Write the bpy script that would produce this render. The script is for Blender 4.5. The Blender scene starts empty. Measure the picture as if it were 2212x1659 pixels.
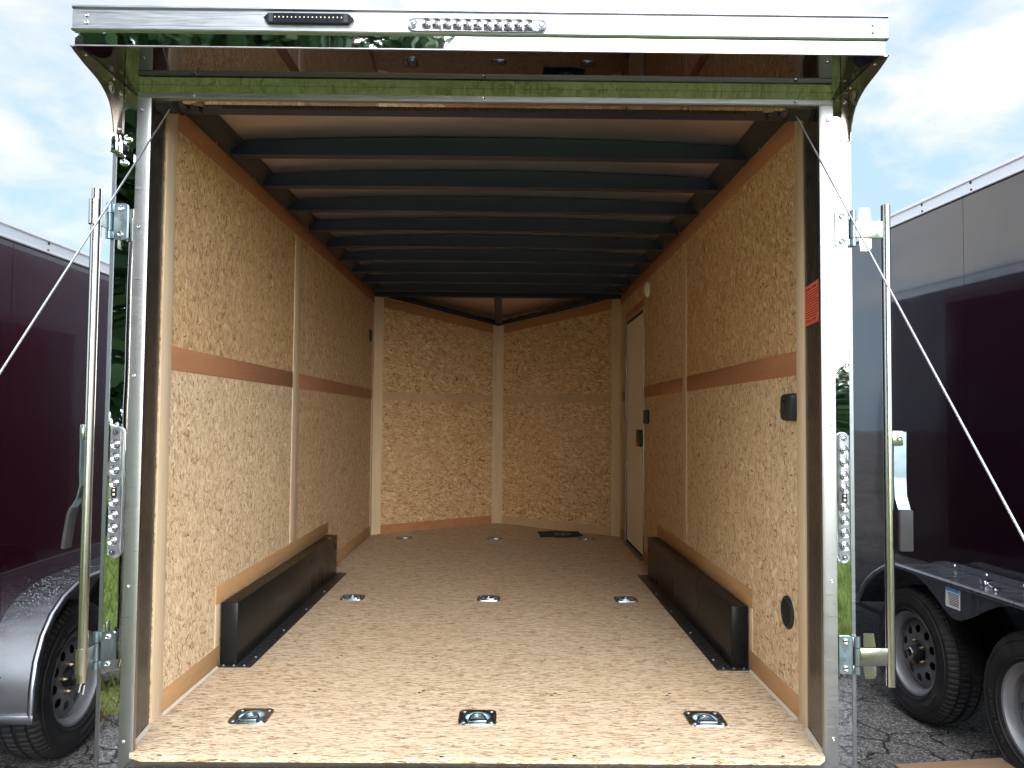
import bpy, bmesh, math, random
import numpy as np
from mathutils import Vector, Matrix
random.seed(7); rng = np.random.default_rng(7)
SC = bpy.context.scene
COL = SC.collection
rad = math.radians
GZ = -0.555                                     # ground level; the trailer floor is z = 0

# ---------------------------------------------------------------- camera
cd = bpy.data.cameras.new('camera'); cam = bpy.data.objects.new('camera', cd); COL.objects.link(cam)
cd.sensor_fit = 'HORIZONTAL'; cd.sensor_width = 36.0; cd.lens = 1713.1 / 2212 * 36
cd.clip_start = 0.02; cd.clip_end = 2000
_r = Vector((0.99993275, -0.00782456, 0.00855945)); _u = Vector((-0.00889312, -0.04365342, 0.99900715)); _f = Vector((0.00744314, 0.99901609, 0.04372007))
mw = Matrix((( _r.x, _u.x, -_f.x, 0.0741), (_r.y, _u.y, -_f.y, -2.3281), (_r.z, _u.z, -_f.z, 0.9641), (0, 0, 0, 1)))
cam.matrix_world = mw
SC.camera = cam

# ---------------------------------------------------------------- exposure / render
SC.view_settings.view_transform = 'Standard'; SC.view_settings.look = 'None'
SC.view_settings.exposure = 1.38; SC.view_settings.gamma = 1.0
SC.render.engine = 'CYCLES'
cy = SC.cycles
cy.max_bounces = 14; cy.diffuse_bounces = 7; cy.glossy_bounces = 8; cy.transmission_bounces = 8
cy.use_denoising = True; cy.caustics_reflective = True; cy.caustics_refractive = False; cy.blur_glossy = 0.6
cy.sample_clamp_indirect = 6.0

# ---------------------------------------------------------------- node helpers
def sock(x): return x.outputs[0] if hasattr(x, 'outputs') else x
class NT:
    def __init__(s, nt): s.t = nt
    def n(s, typ, ins=None, **kw):
        nd = s.t.nodes.new(typ)
        for k, v in kw.items(): setattr(nd, k, v)
        for k, v in (ins or {}).items():
            i = nd.inputs[k]
            if hasattr(v, 'outputs') or isinstance(v, bpy.types.NodeSocket): s.t.links.new(sock(v), i)
            else: i.default_value = v
        return nd
    def m(s, op, a, b=0.0, c=None):
        d = {0: a, 1: b}
        if c is not None: d[2] = c
        return s.n('ShaderNodeMath', d, operation=op).outputs[0]
    def vm(s, op, a, b=None):
        d = {0: a}
        if b is not None: d[1] = b
        return s.n('ShaderNodeVectorMath', d, operation=op)
    def mix(s, fac, a, b, blend='MIX'):
        nd = s.t.nodes.new('ShaderNodeMix'); nd.data_type = 'RGBA'; nd.blend_type = blend
        for i, v in ((0, fac), (6, a), (7, b)):
            if hasattr(v, 'outputs') or isinstance(v, bpy.types.NodeSocket): s.t.links.new(sock(v), nd.inputs[i])
            else: nd.inputs[i].default_value = v if i == 0 else (tuple(v) + (1,) if len(v) == 3 else v)
        return nd.outputs[2]
    def ramp(s, fac, stops, interp='LINEAR'):
        nd = s.n('ShaderNodeValToRGB', {0: fac}); cr = nd.color_ramp; cr.interpolation = interp
        while len(cr.elements) < len(stops): cr.elements.new(0.5)
        for e, (p, c) in zip(cr.elements, stops):
            e.position = p; e.color = tuple(c) + (1,) if len(c) == 3 else c
        return nd.outputs[0]
    def rng(s, v, a, b, c, d):
        return s.n('ShaderNodeMapRange', {0: v, 1: a, 2: b, 3: c, 4: d}).outputs[0]
    def noise(s, vec, scale, detail=3, rough=0.55, dist=0.0, dim='3D'):
        return s.n('ShaderNodeTexNoise', {'Vector': vec, 'Scale': scale, 'Detail': detail, 'Roughness': rough, 'Distortion': dist}, noise_dimensions=dim)
    def link(s, a, b): s.t.links.new(sock(a), b)

# ---------------------------------------------------------------- world: hazy bright sky with soft clouds
SUN_EL, SUN_AZ = rad(28), rad(174)              # azimuth clockwise from +Y: the light comes from behind the camera
world = bpy.data.worlds.new('World'); SC.world = world; world.use_nodes = True
w = NT(world.node_tree); w.t.nodes.clear()
tc = w.n('ShaderNodeTexCoord')
dirv = tc.outputs['Generated']
sky = w.n('ShaderNodeTexSky', sky_type='NISHITA', sun_disc=False, sun_elevation=SUN_EL, sun_rotation=SUN_AZ, air_density=1.0, dust_density=2.0, ozone_density=1.0)
sx = w.n('ShaderNodeSeparateXYZ', {0: dirv})
st_ = w.vm('MULTIPLY', dirv, (1.0, 1.0, 1.7)).outputs[0]
off = w.vm('ADD', st_, (3.7, 1.3, 0.4)).outputs[0]
n1 = w.noise(off, 3.1, 9, 0.55, 0.15)
n2 = w.noise(off, 1.25, 3, 0.5, 0.0)
n3 = w.noise(w.vm('MULTIPLY', off, (1.0, 1.0, 1.4)).outputs[0], 7.0, 8, 0.6, 0.3)
cl = w.m('ADD', w.m('ADD', w.m('MULTIPLY', n1.outputs[0], 0.55), w.m('MULTIPLY', n2.outputs[0], 0.45)), w.m('MULTIPLY', n3.outputs[0], 0.34))
cl = w.m('ADD', cl, w.rng(sx.outputs[2], 0.10, 0.50, -0.10, 0.09))
cf = w.rng(cl, 0.615, 0.735, 0.0, 1.0)
sun_dir = (math.sin(SUN_AZ) * math.cos(SUN_EL), math.cos(SUN_AZ) * math.cos(SUN_EL), math.sin(SUN_EL))
dots = w.vm('DOT_PRODUCT', dirv, sun_dir).outputs['Value']
glow = w.m('POWER', w.rng(dots, -0.1, 1.0, 0.0, 1.0), 1.5)         # sky round the sun, brightness added to light the trailer interior
back = w.m('MULTIPLY', w.rng(sx.outputs[1], -0.35, -0.9, 0.0, 1.0), w.m('POWER', 2.718, w.m('MULTIPLY', w.m('MAXIMUM', sx.outputs[2], 0.0), -4.5)))   # added glow low behind the camera, lifts the far end of the interior
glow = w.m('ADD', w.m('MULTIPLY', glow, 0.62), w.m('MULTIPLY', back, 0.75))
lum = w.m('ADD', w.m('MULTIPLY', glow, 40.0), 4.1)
ccol = w.mix(w.rng(w.m('ADD', n1.outputs[0], w.m('MULTIPLY', n3.outputs[0], 0.5)), 0.55, 0.95, 0.0, 1.0), (0.80, 0.85, 0.93), (1.08, 1.08, 1.08))
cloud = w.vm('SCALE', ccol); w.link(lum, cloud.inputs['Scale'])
haze = w.mix(0.85, sky.outputs[0], (2.3, 3.2, 4.15))                   # milky summer blue between the clouds
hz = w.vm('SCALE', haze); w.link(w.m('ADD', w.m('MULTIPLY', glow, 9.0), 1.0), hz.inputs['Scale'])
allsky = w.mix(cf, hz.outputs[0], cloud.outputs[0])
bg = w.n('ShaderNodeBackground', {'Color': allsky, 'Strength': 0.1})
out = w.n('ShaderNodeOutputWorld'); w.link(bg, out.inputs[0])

# ---------------------------------------------------------------- sun (soft, through cloud)
sl = bpy.data.lights.new('sun', 'SUN'); sl.energy = 0.5; sl.angle = rad(40); sl.color = (1.0, 0.975, 0.94)
so = bpy.data.objects.new('sun', sl); COL.objects.link(so); so.location = (-4, -8, 12)
so.rotation_euler = Vector(sun_dir).to_track_quat('Z', 'Y').to_euler()

# ---------------------------------------------------------------- materials
MAT = {}
def mat(name, base=(0.5, 0.5, 0.5), rough=0.5, metal=0.0, spec=0.5, coat=0.0, coat_rough=0.03, trans=0.0, ior=1.45):
    m = bpy.data.materials.new(name); m.use_nodes = True; t = NT(m.node_tree)
    b = m.node_tree.nodes['Principled BSDF']
    b.inputs['Base Color'].default_value = tuple(base) + (1,); b.inputs['Roughness'].default_value = rough
    b.inputs['Metallic'].default_value = metal; b.inputs['Specular IOR Level'].default_value = spec
    b.inputs['Coat Weight'].default_value = coat; b.inputs['Coat Roughness'].default_value = coat_rough; b.inputs['Coat IOR'].default_value = 1.7
    b.inputs['Transmission Weight'].default_value = trans; b.inputs['IOR'].default_value = ior
    MAT[name] = m
    return m, t, b
def ocoord(t): return t.n('ShaderNodeTexCoord').outputs['Object']
def bump(t, b, h, dist, strength=1.0):
    bn = t.n('ShaderNodeBump', {'Height': h, 'Distance': dist, 'Strength': strength}); t.link(bn, b.inputs['Normal'])
def vary(t, b, base, scale, lo, hi, stretch=(1, 1, 1), detail=4):
    v = t.vm('MULTIPLY', ocoord(t), stretch)
    nz = t.noise(v, scale, detail)
    c = t.mix(nz.outputs[0], tuple(x * lo for x in base), tuple(min(1, x * hi) for x in base)); t.link(c, b.inputs['Base Color'])
    return nz
def rough_var(t, b, nz, lo, hi):
    t.link(t.rng(nz.outputs[0], 0.3, 0.7, lo, hi), b.inputs['Roughness'])

PAL_AMBER = [(0.0, (0.15, 0.070, 0.028)), (0.16, (0.34, 0.185, 0.078)), (0.42, (0.50, 0.310, 0.150)), (0.72, (0.62, 0.42, 0.225)), (1.0, (0.78, 0.59, 0.36))]
PAL_PALE = [(0.0, (0.19, 0.095, 0.042)), (0.14, (0.42, 0.265, 0.135)), (0.40, (0.585, 0.415, 0.245)), (0.70, (0.70, 0.535, 0.345)), (1.0, (0.84, 0.71, 0.52))]
PAL_MID = [tuple([p, tuple((x + y) / 2 for x, y in zip(c, d))]) for (p, c), (_, d) in zip(PAL_AMBER, PAL_PALE)]
PAL_FLOOR = [(0.0, (0.15, 0.08, 0.043)), (0.14, (0.35, 0.22, 0.12)), (0.32, (0.52, 0.385, 0.245)), (0.62, (0.61, 0.475, 0.33)), (1.0, (0.70, 0.595, 0.45))]
def osb(name, ax, layers, pal, seed=0.0, warp=0.014, lo=0.0, tint=(0.52, 0.335, 0.17), tintf=0.25, slope=0.0):
    """strand board: layers of stretched random cells, each cell one strand of its own tone; layer = (angle, 1/length, 1/width, share left out, darkening)"""
    m, t, b = mat(name, rough=0.62, spec=0.3)
    s = t.n('ShaderNodeSeparateXYZ', {0: ocoord(t)})
    comp = [s.outputs[0], s.outputs[1], s.outputs[2]]
    vv = comp[ax[1]]
    if slope: vv = t.m('ADD', vv, t.m('MULTIPLY', comp[2], slope))
    uv = t.n('ShaderNodeCombineXYZ', {0: comp[ax[0]], 1: vv, 2: 0.0}).outputs[0]
    uv = t.vm('ADD', uv, (seed, seed * 1.7, 0)).outputs[0]
    wz = t.noise(uv, 30.0, 4, 0.62, dim='2D')
    wv = t.vm('SCALE', t.vm('SUBTRACT', wz.outputs['Color'], (0.5, 0.5, 0.5)).outputs[0]); wv.inputs['Scale'].default_value = warp
    uv = t.vm('ADD', uv, wv).outputs[0]
    col = None; hgt = None
    for i, (a, kx, ky, thr, dk) in enumerate(layers):
        mr = t.n('ShaderNodeMapping', {'Vector': uv, 'Location': (i * 3.17, i * 5.31, 0), 'Rotation': (0, 0, rad(a))})
        mp = t.n('ShaderNodeMapping', {'Vector': mr, 'Scale': (kx, ky, 1)})
        v = t.n('ShaderNodeTexVoronoi', {'Vector': mp, 'Scale': 1.0, 'Randomness': 1.0}, voronoi_dimensions='2D', feature='F1')
        sc = t.n('ShaderNodeSeparateColor', {0: v.outputs['Color']})
        gr = t.n('ShaderNodeMapping', {'Vector': mp, 'Scale': (0.5, 4.0, 1)})
        g = t.noise(gr, 1.5, 2, 0.65, dim='2D').outputs[0]
        tone = t.m('ADD', t.m('ADD', t.m('MULTIPLY', sc.outputs[0], 0.54), 0.28), t.m('MULTIPLY', t.m('SUBTRACT', g, 0.5), 0.55))
        tone = t.m('SUBTRACT', tone, t.m('ADD', t.m('MULTIPLY', t.rng(v.outputs['Distance'], 0.40, 0.75, 0.0, 1.0), 0.36), dk))
        c = t.ramp(tone, pal)
        if col is None: col = c; hgt = sc.outputs[2]
        else:
            mk = t.m('GREATER_THAN', sc.outputs[1], thr)
            col = t.mix(mk, col, c)
            hm = t.n('ShaderNodeMix', {0: mk, 2: hgt, 3: sc.outputs[2]}); hgt = hm.outputs[0]
    big = t.noise(uv, 1.7, 3, dim='2D').outputs[0]
    col = t.mix(t.rng(big, 0.35, 0.7, 0.0, tintf), col, tint)
    t.link(col, b.inputs['Base Color'])
    bump(t, b, hgt, 0.0014, 0.7)
    return m
def wall_layers(base, k=1.0):
    return [(base + 8, 62 * k, 190 * k, 0, 0), (base + 55, 54 * k, 165 * k, .45, 0), (base - 42, 58 * k, 175 * k, .5, 0), (base + 20, 46 * k, 150 * k, .6, -.04),
            (base - 18, 34 * k, 105 * k, .70, 0), (base + 35, 26 * k, 75 * k, .86, -.06), (base - 65, 16 * k, 46 * k, .955, 0), (base + 5, 44 * k, 190 * k, 0.95, .34), (base + 75, 50 * k, 170 * k, .955, .30)]


def wood(name, base, axis, k=1.0, contrast=0.35, rough=0.55):
    m, t, b = mat(name, base, rough=rough, spec=0.35)
    st = [14.0, 14.0, 14.0]; st[axis] = 0.9
    v = t.vm('MULTIPLY', ocoord(t), tuple(st)).outputs[0]
    n = t.noise(v, 2.2 * k, 5, 0.6, 0.6)
    n2 = t.noise(v, 11.0 * k, 3, 0.6)
    f = t.m('ADD', t.m('MULTIPLY', n.outputs[0], 0.65), t.m('MULTIPLY', n2.outputs[0], 0.35))
    d = tuple(x * (1 - contrast) for x in base); l = tuple(min(1, x * (1 + contrast * 0.7)) for x in base)
    big = t.noise(ocoord(t), 3.0, 2)
    c = t.ramp(f, [(0.25, d), (0.5, base), (0.75, l)])
    c = t.mix(t.rng(big.outputs[0], 0.35, 0.7, 0.0, 0.35), c, tuple(x * 0.75 for x in base))
    t.link(c, b.inputs['Base Color']); bump(t, b, f, 0.0006, 0.6)
    return m

osb('osb_left_upper', (1, 2), wall_layers(72, 1.00), PAL_AMBER, .3, tintf=.3)
osb('osb_left_lower', (1, 2), wall_layers(80, 1.10), PAL_PALE, 1.9, tintf=.15)
osb('osb_left_far', (1, 2), wall_layers(78), PAL_MID, 3.1)
osb('osb_right_upper', (1, 2), wall_layers(112, 0.95), PAL_AMBER, 4.1, tintf=.3)
osb('osb_right_lower', (1, 2), wall_layers(98, 1.00), PAL_PALE, 5.3, tintf=.2)
osb('osb_right_far', (1, 2), wall_layers(100), PAL_MID, 6.7)
osb('osb_front', (0, 2), wall_layers(8, .9), PAL_AMBER, 8.7, tintf=.3)
osb('osb_floor', (0, 1), [(2, 30, 230, 0, -.06), (6, 34, 260, .4, -.06), (-7, 32, 240, .5, -.06), (12, 28, 200, .55, -.06), (-10, 22, 150, .62, -.06), (3, 32, 260, .88, .18), (-5, 16, 80, .955, .02), (8, 44, 380, .94, .46), (-14, 40, 330, .955, .36)], PAL_FLOOR, 2.2, tintf=.08, slope=1.3, warp=.012)
wood('poplar', (0.58, 0.43, 0.275), 2, 0.8, 0.22)
wood('poplar_across', (0.50, 0.335, 0.19), 1, 0.8, 0.22)
wood('luan', (0.35, 0.155, 0.075), 1, 1.0, 0.22)
wood('luan_amber', (0.42, 0.235, 0.105), 1, 1.0, 0.25)
wood('luan_front', (0.36, 0.165, 0.07), 0, 1.0, 0.25)
wood('poplar_front', (0.46, 0.30, 0.165), 0, 0.8, 0.22)
wood('plank', (0.28, 0.17, 0.10), 0, 1.0, 0.4)

m, t, b = mat('aluminium', (0.30, 0.305, 0.31), 0.34, 1.0)
nz = t.noise(t.vm('MULTIPLY', ocoord(t), (3, 3, 60)), 6, 4); rough_var(t, b, nz, 0.27, 0.42)
m, t, b = mat('aluminium_long', (0.86, 0.87, 0.88), 0.38, 1.0)
nz = t.noise(t.vm('MULTIPLY', ocoord(t), (2, 60, 60)), 6, 4); rough_var(t, b, nz, 0.30, 0.48)
t.link(t.mix(nz.outputs[0], (0.27, 0.28, 0.30), (0.36, 0.37, 0.385)), b.inputs['Base Color'])
m, t, b = mat('fender_aluminium', (0.34, 0.35, 0.385), 0.30, 1.0)
nz = vary(t, b, (0.34, 0.35, 0.385), 5, 0.85, 1.12, (1, 6, 1)); rough_var(t, b, nz, 0.24, 0.38)
m, t, b = mat('mirror_steel', (0.62, 0.62, 0.635), 0.015, 1.0)
oc = ocoord(t); nz = t.noise(t.vm('MULTIPLY', oc, (1, 1, 0.45)), 8, 1, 0.4, 0.3); bump(t, b, nz.outputs[0], 0.0016, 0.6)
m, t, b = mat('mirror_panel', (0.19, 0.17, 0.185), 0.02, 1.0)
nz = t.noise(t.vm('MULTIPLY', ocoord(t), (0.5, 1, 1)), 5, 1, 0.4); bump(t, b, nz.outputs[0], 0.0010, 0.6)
m, t, b = mat('mirror_header', (0.93, 0.93, 0.91), 0.02, 1.0)
nz = t.noise(t.vm('MULTIPLY', ocoord(t), (0.6, 1, 1)), 11, 1, 0.4, 0.2); bump(t, b, nz.outputs[0], 0.0012, 0.6)
m, t, b = mat('polished_gusset', (0.42, 0.37, 0.33), 0.22, 1.0)
nz = t.noise(ocoord(t), 7, 2); rough_var(t, b, nz, 0.18, 0.30)
m, t, b = mat('chrome', (0.52, 0.52, 0.53), 0.06, 1.0); nz = t.noise(ocoord(t), 40, 2); rough_var(t, b, nz, 0.04, 0.12)
m, t, b = mat('zinc', (0.23, 0.29, 0.32), 0.36, 1.0); nz = vary(t, b, (0.23, 0.29, 0.32), 30, 0.85, 1.1); rough_var(t, b, nz, 0.3, 0.42)
m, t, b = mat('zinc_yellow', (0.42, 0.40, 0.345), 0.26, 1.0); nz = vary(t, b, (0.42, 0.40, 0.345), 30, 0.93, 1.06, (1, 1, .1)); rough_var(t, b, nz, 0.20, 0.26)
m, t, b = mat('dring_zinc', (0.30, 0.345, 0.375), 0.24, 1.0); nz = vary(t, b, (0.30, 0.345, 0.375), 40, 0.75, 1.15); rough_var(t, b, nz, 0.18, 0.34)
m, t, b = mat('dring_dish', (0.50, 0.63, 0.72), 0.28, 1.0); nz = vary(t, b, (0.50, 0.63, 0.72), 30, 0.85, 1.15)
m, t, b = mat('cable_steel', (0.66, 0.68, 0.70), 0.38, 0.9)
sxx = t.n('ShaderNodeSeparateXYZ', {0: ocoord(t)}); wv = t.m('SINE', t.m('MULTIPLY', t.m('ADD', sxx.outputs[2], t.m('MULTIPLY', sxx.outputs[0], 1.3)), 900.0))
t.link(t.mix(t.rng(wv, -1, 1, 0, 1), (0.30, 0.31, 0.33), (0.55, 0.57, 0.58)), b.inputs['Base Color'])
m, t, b = mat('jamb_paint', (0.030, 0.026, 0.024), 0.26, 0.0, 0.6)
nz = t.noise(t.vm('MULTIPLY', ocoord(t), (1, 60, 3)), 5, 3); rough_var(t, b, nz, 0.24, 0.28)
m, t, b = mat('black_paint', (0.008, 0.008, 0.008), 0.30, 0.0, 0.22); nz = t.noise(ocoord(t), 5, 2); rough_var(t, b, nz, 0.27, 0.31)
m, t, b = mat('bow_steel', (0.010, 0.018, 0.042), 0.34, 0.0, 0.5); nz = t.noise(ocoord(t), 4, 2); rough_var(t, b, nz, 0.34, 0.40)
m, t, b = mat('roof_sheet', (0.84, 0.80, 0.83), 0.33, 1.0); nz = vary(t, b, (0.84, 0.80, 0.83), 2.5, 0.94, 1.05); nw = t.noise(t.vm('MULTIPLY', ocoord(t), (1, 2.5, 1)), 2.2, 1, 0.4); bump(t, b, nw.outputs[0], 0.012, 0.6)
m, t, b = mat('tread_plate', (0.02, 0.02, 0.02), 0.33, 0.0, 0.5)
o = ocoord(t); s = t.n('ShaderNodeSeparateXYZ', {0: o})
a1 = t.m('SINE', t.m('MULTIPLY', t.m('ADD', s.outputs[1], s.outputs[0]), 150.0)); a2 = t.m('SINE', t.m('MULTIPLY', t.m('SUBTRACT', s.outputs[1], s.outputs[0]), 90.0))
bump(t, b, t.m('MULTIPLY', t.rng(a1, 0.5, 1, 0, 1), t.rng(a2, -.2, .6, 0, 1)), 0.003, 1.0)
m, t, b = mat('black_plastic', (0.016, 0.018, 0.018), 0.45, 0.0, 0.4); nz = t.noise(ocoord(t), 200, 2); bump(t, b, nz.outputs[0], 0.0003, 0.5)
m, t, b = mat('lens_black', (0.012, 0.012, 0.02), 0.12, 0.0, 0.5); nz = t.noise(ocoord(t), 60, 2); rough_var(t, b, nz, 0.08, 0.2)
m, t, b = mat('rubber', (0.020, 0.020, 0.021), 0.7, 0.0, 0.35)
nz = vary(t, b, (0.022, 0.021, 0.021), 14, 0.6, 1.8); bump(t, b, t.noise(ocoord(t), 160, 3).outputs[0], 0.0006, 0.6)
m, t, b = mat('tyre_rubber', (0.022, 0.021, 0.021), 0.62, 0.0, 0.4)
oc = ocoord(t); d1 = t.noise(oc, 7, 5, 0.65); d2 = t.noise(oc, 120, 2)
c = t.mix(t.rng(d1.outputs[0], 0.5, 0.78, 0, 0.6), (0.017, 0.016, 0.017), (0.07, 0.058, 0.045)); t.link(c, b.inputs['Base Color'])
bump(t, b, d2.outputs[0], 0.0005, 0.7)
m, t, b = mat('tyre_letters', (0.045, 0.044, 0.044), 0.5, 0.0, 0.4); nz = t.noise(ocoord(t), 60, 2); rough_var(t, b, nz, 0.4, 0.6)
m, t, b = mat('rim_paint', (0.24, 0.24, 0.255), 0.36, 0.35, 0.5)
nz = vary(t, b, (0.24, 0.24, 0.255), 6, 0.75, 1.12); rough_var(t, b, nz, 0.32, 0.5)
m, t, b = mat('dark_steel', (0.02, 0.02, 0.02), 0.5, 0.4); nz = vary(t, b, (0.02, 0.02, 0.02), 12, 0.6, 1.8)
m, t, b = mat('maroon_paint', (0.045, 0.002, 0.010), 0.10, 0.0, 0.5, coat=1.0)
nz = t.noise(ocoord(t), 1.6, 2, 0.4); bump(t, b, nz.outputs[0], 0.012, 0.5)
m, t, b = mat('plum_paint', (0.020, 0.002, 0.007), 0.2, 0.0, 0.5, coat=1.0)
nz = t.noise(t.vm('MULTIPLY', ocoord(t), (1, 1, 0.8)), 1.5, 2, 0.4); bump(t, b, nz.outputs[0], 0.014, 0.5)
b.inputs['Coat IOR'].default_value = 1.5
m, t, b = mat('charcoal_paint', (0.004, 0.003, 0.006), 0.08, 0.0, 0.5, coat=1.0)
nz = t.noise(t.vm('MULTIPLY', ocoord(t), (1, 1.2, 0.8)), 1.9, 1, 0.4); bump(t, b, nz.outputs[0], 0.022, 0.6)
m, t, b = mat('rail_aluminium', (0.86, 0.86, 0.88), 0.42, 0.75)
nz = vary(t, b, (0.86, 0.86, 0.88), 8, 0.9, 1.06, (1, .15, 6)); rough_var(t, b, nz, 0.36, 0.5)
m, t, b = mat('door_skin', (0.76, 0.70, 0.59), 0.5, 0.0, 0.35); nz = vary(t, b, (0.76, 0.70, 0.59), 3, 0.93, 1.05); bump(t, b, t.noise(ocoord(t), 300, 2).outputs[0], 0.0003, 0.5)
m, t, b = mat('caulk', (0.55, 0.47, 0.36), 0.6); nz = vary(t, b, (0.55, 0.47, 0.36), 40, 0.85, 1.1)
m, t, b = mat('white_plastic', (0.78, 0.76, 0.72), 0.35); nz = vary(t, b, (0.78, 0.76, 0.72), 30, 0.96, 1.03)
m, t, b = mat('warning_orange', (1.0, 0.16, 0.085), 0.45); nz = vary(t, b, (1.0, 0.16, 0.085), 12, 0.92, 1.05)
m, t, b = mat('print_black', (0.02, 0.012, 0.012), 0.5); nz = t.noise(ocoord(t), 60, 2); rough_var(t, b, nz, 0.45, 0.55)
m, t, b = mat('sticker_white', (0.80, 0.80, 0.80), 0.4); nz = vary(t, b, (0.8, 0.8, 0.8), 30, 0.96, 1.02)
m, t, b = mat('sticker_blue', (0.10, 0.35, 0.62), 0.4); nz = vary(t, b, (0.1, 0.35, 0.62), 30, 0.95, 1.05)
m, t, b = mat('red_plastic', (0.6, 0.02, 0.02), 0.4); nz = vary(t, b, (0.6, 0.02, 0.02), 30, 0.9, 1.05)
m, t, b = mat('copper', (0.30, 0.22, 0.14), 0.4, 0.8); nz = vary(t, b, (0.30, 0.22, 0.14), 30, 0.9, 1.05)
m, t, b = mat('mat_cloth', (0.010, 0.030, 0.026), 0.8, 0.0, 0.3); nz = vary(t, b, (0.010, 0.030, 0.026), 25, 0.7, 1.3); bump(t, b, t.noise(ocoord(t), 400, 2).outputs[0], 0.0008, 0.8)
m, t, b = mat('emblem_grey', (0.18, 0.22, 0.19), 0.6); nz = vary(t, b, (0.18, 0.22, 0.19), 30, 0.8, 1.1)
m, t, b = mat('clear_lens', (0.93, 0.94, 0.97), 0.03, 0.0, 0.5, trans=0.92, ior=1.45)
nz = t.noise(ocoord(t), 30, 2); rough_var(t, b, nz, 0.02, 0.06)
m, t, b = mat('reflector_cup', (0.50, 0.51, 0.55), 0.16, 1.0)
nz = t.noise(ocoord(t), 90, 2); rough_var(t, b, nz, 0.08, 0.2)
m, t, b = mat('lamp_base', (0.36, 0.38, 0.44), 0.3, 0.6); nz = vary(t, b, (0.36, 0.38, 0.44), 60, 0.8, 1.15)
m, t, b = mat('led_chip', (0.75, 0.68, 0.42), 0.4); nz = vary(t, b, (0.75, 0.68, 0.42), 60, 0.9, 1.1)
m, t, b = mat('water_drop', (0.85, 0.87, 0.92), 0.04, 0.0, 0.8, trans=0.85, ior=1.33); nz = t.noise(ocoord(t), 60, 2); rough_var(t, b, nz, 0.02, 0.06)
m, t, b = mat('ramp_deck', (0.46, 0.36, 0.25), 0.5); nz = vary(t, b, (0.46, 0.36, 0.25), 14, 0.6, 1.25, (1, 6, 1))
m, t, b = mat('sill_black', (0.012, 0.012, 0.012), 0.45)
nz = t.noise(ocoord(t), 420, 2, 0.5); bg_ = t.noise(ocoord(t), 9, 2)
c = t.mix(t.m('GREATER_THAN', t.m('ADD', nz.outputs[0], t.m('MULTIPLY', bg_.outputs[0], 0.25)), 0.83), (0.012, 0.012, 0.012), (0.55, 0.42, 0.26)); t.link(c, b.inputs['Base Color'])

m, t, b = mat('asphalt', (0.06, 0.058, 0.056), 0.8, 0.0, 0.4)
oc = ocoord(t)
st = t.n('ShaderNodeTexVoronoi', {'Vector': oc, 'Scale': 130.0}, feature='F1'); stc = t.n('ShaderNodeSeparateColor', {0: st.outputs['Color']})
wz = t.noise(oc, 2.6, 4, 0.6); wv = t.vm('SCALE', t.vm('SUBTRACT', wz.outputs['Color'], (.5, .5, .5)).outputs[0]); wv.inputs['Scale'].default_value = 0.5
cr = t.n('ShaderNodeTexVoronoi', {'Vector': t.vm('ADD', oc, wv), 'Scale': 3.1}, feature='DISTANCE_TO_EDGE')
cr2 = t.n('ShaderNodeTexVoronoi', {'Vector': t.vm('ADD', oc, wv), 'Scale': 8.0}, feature='DISTANCE_TO_EDGE')
pat = t.noise(oc, 1.1, 3)
c = t.ramp(stc.outputs[0], [(0.0, (0.035, 0.033, 0.032)), (0.5, (0.085, 0.080, 0.076)), (0.8, (0.16, 0.150, 0.142)), (1.0, (0.32, 0.30, 0.28))])
c = t.mix(t.rng(pat.outputs[0], 0.4, 0.65, 0, 0.5), c, (0.050, 0.047, 0.045))
k1 = t.rng(cr.outputs['Distance'], 0.004, 0.030, 1, 0); k2 = t.m('MULTIPLY', t.rng(cr2.outputs['Distance'], 0.01, 0.05, 1, 0), t.rng(pat.outputs[0], 0.45, 0.6, 0, 1))
kk = t.m('MAXIMUM', k1, k2)
c = t.mix(kk, c, (0.012, 0.011, 0.010)); t.link(c, b.inputs['Base Color'])
hh = t.m('SUBTRACT', t.m('MULTIPLY', stc.outputs[1], 0.25), t.m('MULTIPLY', kk, 1.2)); bump(t, b, hh, 0.012, 0.9)
m, t, b = mat('turf', (0.08, 0.15, 0.02), 0.9, 0.0, 0.1)
oc = ocoord(t); a1 = t.noise(oc, 1.3, 4); a2 = t.noise(oc, 40, 3)
c = t.mix(a2.outputs[0], (0.15, 0.205, 0.042), (0.26, 0.34, 0.10)); c = t.mix(t.rng(a1.outputs[0], 0.45, 0.7, 0, 0.5), c, (0.17, 0.19, 0.08)); t.link(c, b.inputs['Base Color'])
bump(t, b, a2.outputs[0], 0.05, 1.0)
m, t, b = mat('grass_blade', (0.20, 0.36, 0.04), 0.7, 0.0, 0.2)
c = t.ramp(t.noise(ocoord(t), 3.0, 3).outputs[0], [(0.3, (0.10, 0.15, 0.028)), (0.55, (0.19, 0.255, 0.065)), (0.75, (0.28, 0.30, 0.14))]); t.link(c, b.inputs['Base Color'])
tl = t.n('ShaderNodeBsdfTranslucent', {'Color': c}); mx = t.n('ShaderNodeMixShader', {0: 0.5, 1: b, 2: tl}); t.link(mx, m.node_tree.nodes['Material Output'].inputs['Surface'])
m, t, b = mat('dry_grass', (0.26, 0.19, 0.10), 0.8, 0.0, 0.1); nz = vary(t, b, (0.26, 0.19, 0.10), 9, 0.6, 1.3)
m, t, b = mat('pale_gravel', (0.50, 0.48, 0.45), 0.9); nz = vary(t, b, (0.50, 0.48, 0.45), 20, 0.8, 1.15)
m, t, b = mat('rock', (0.20, 0.18, 0.17), 0.85, 0.0, 0.3)
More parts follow.
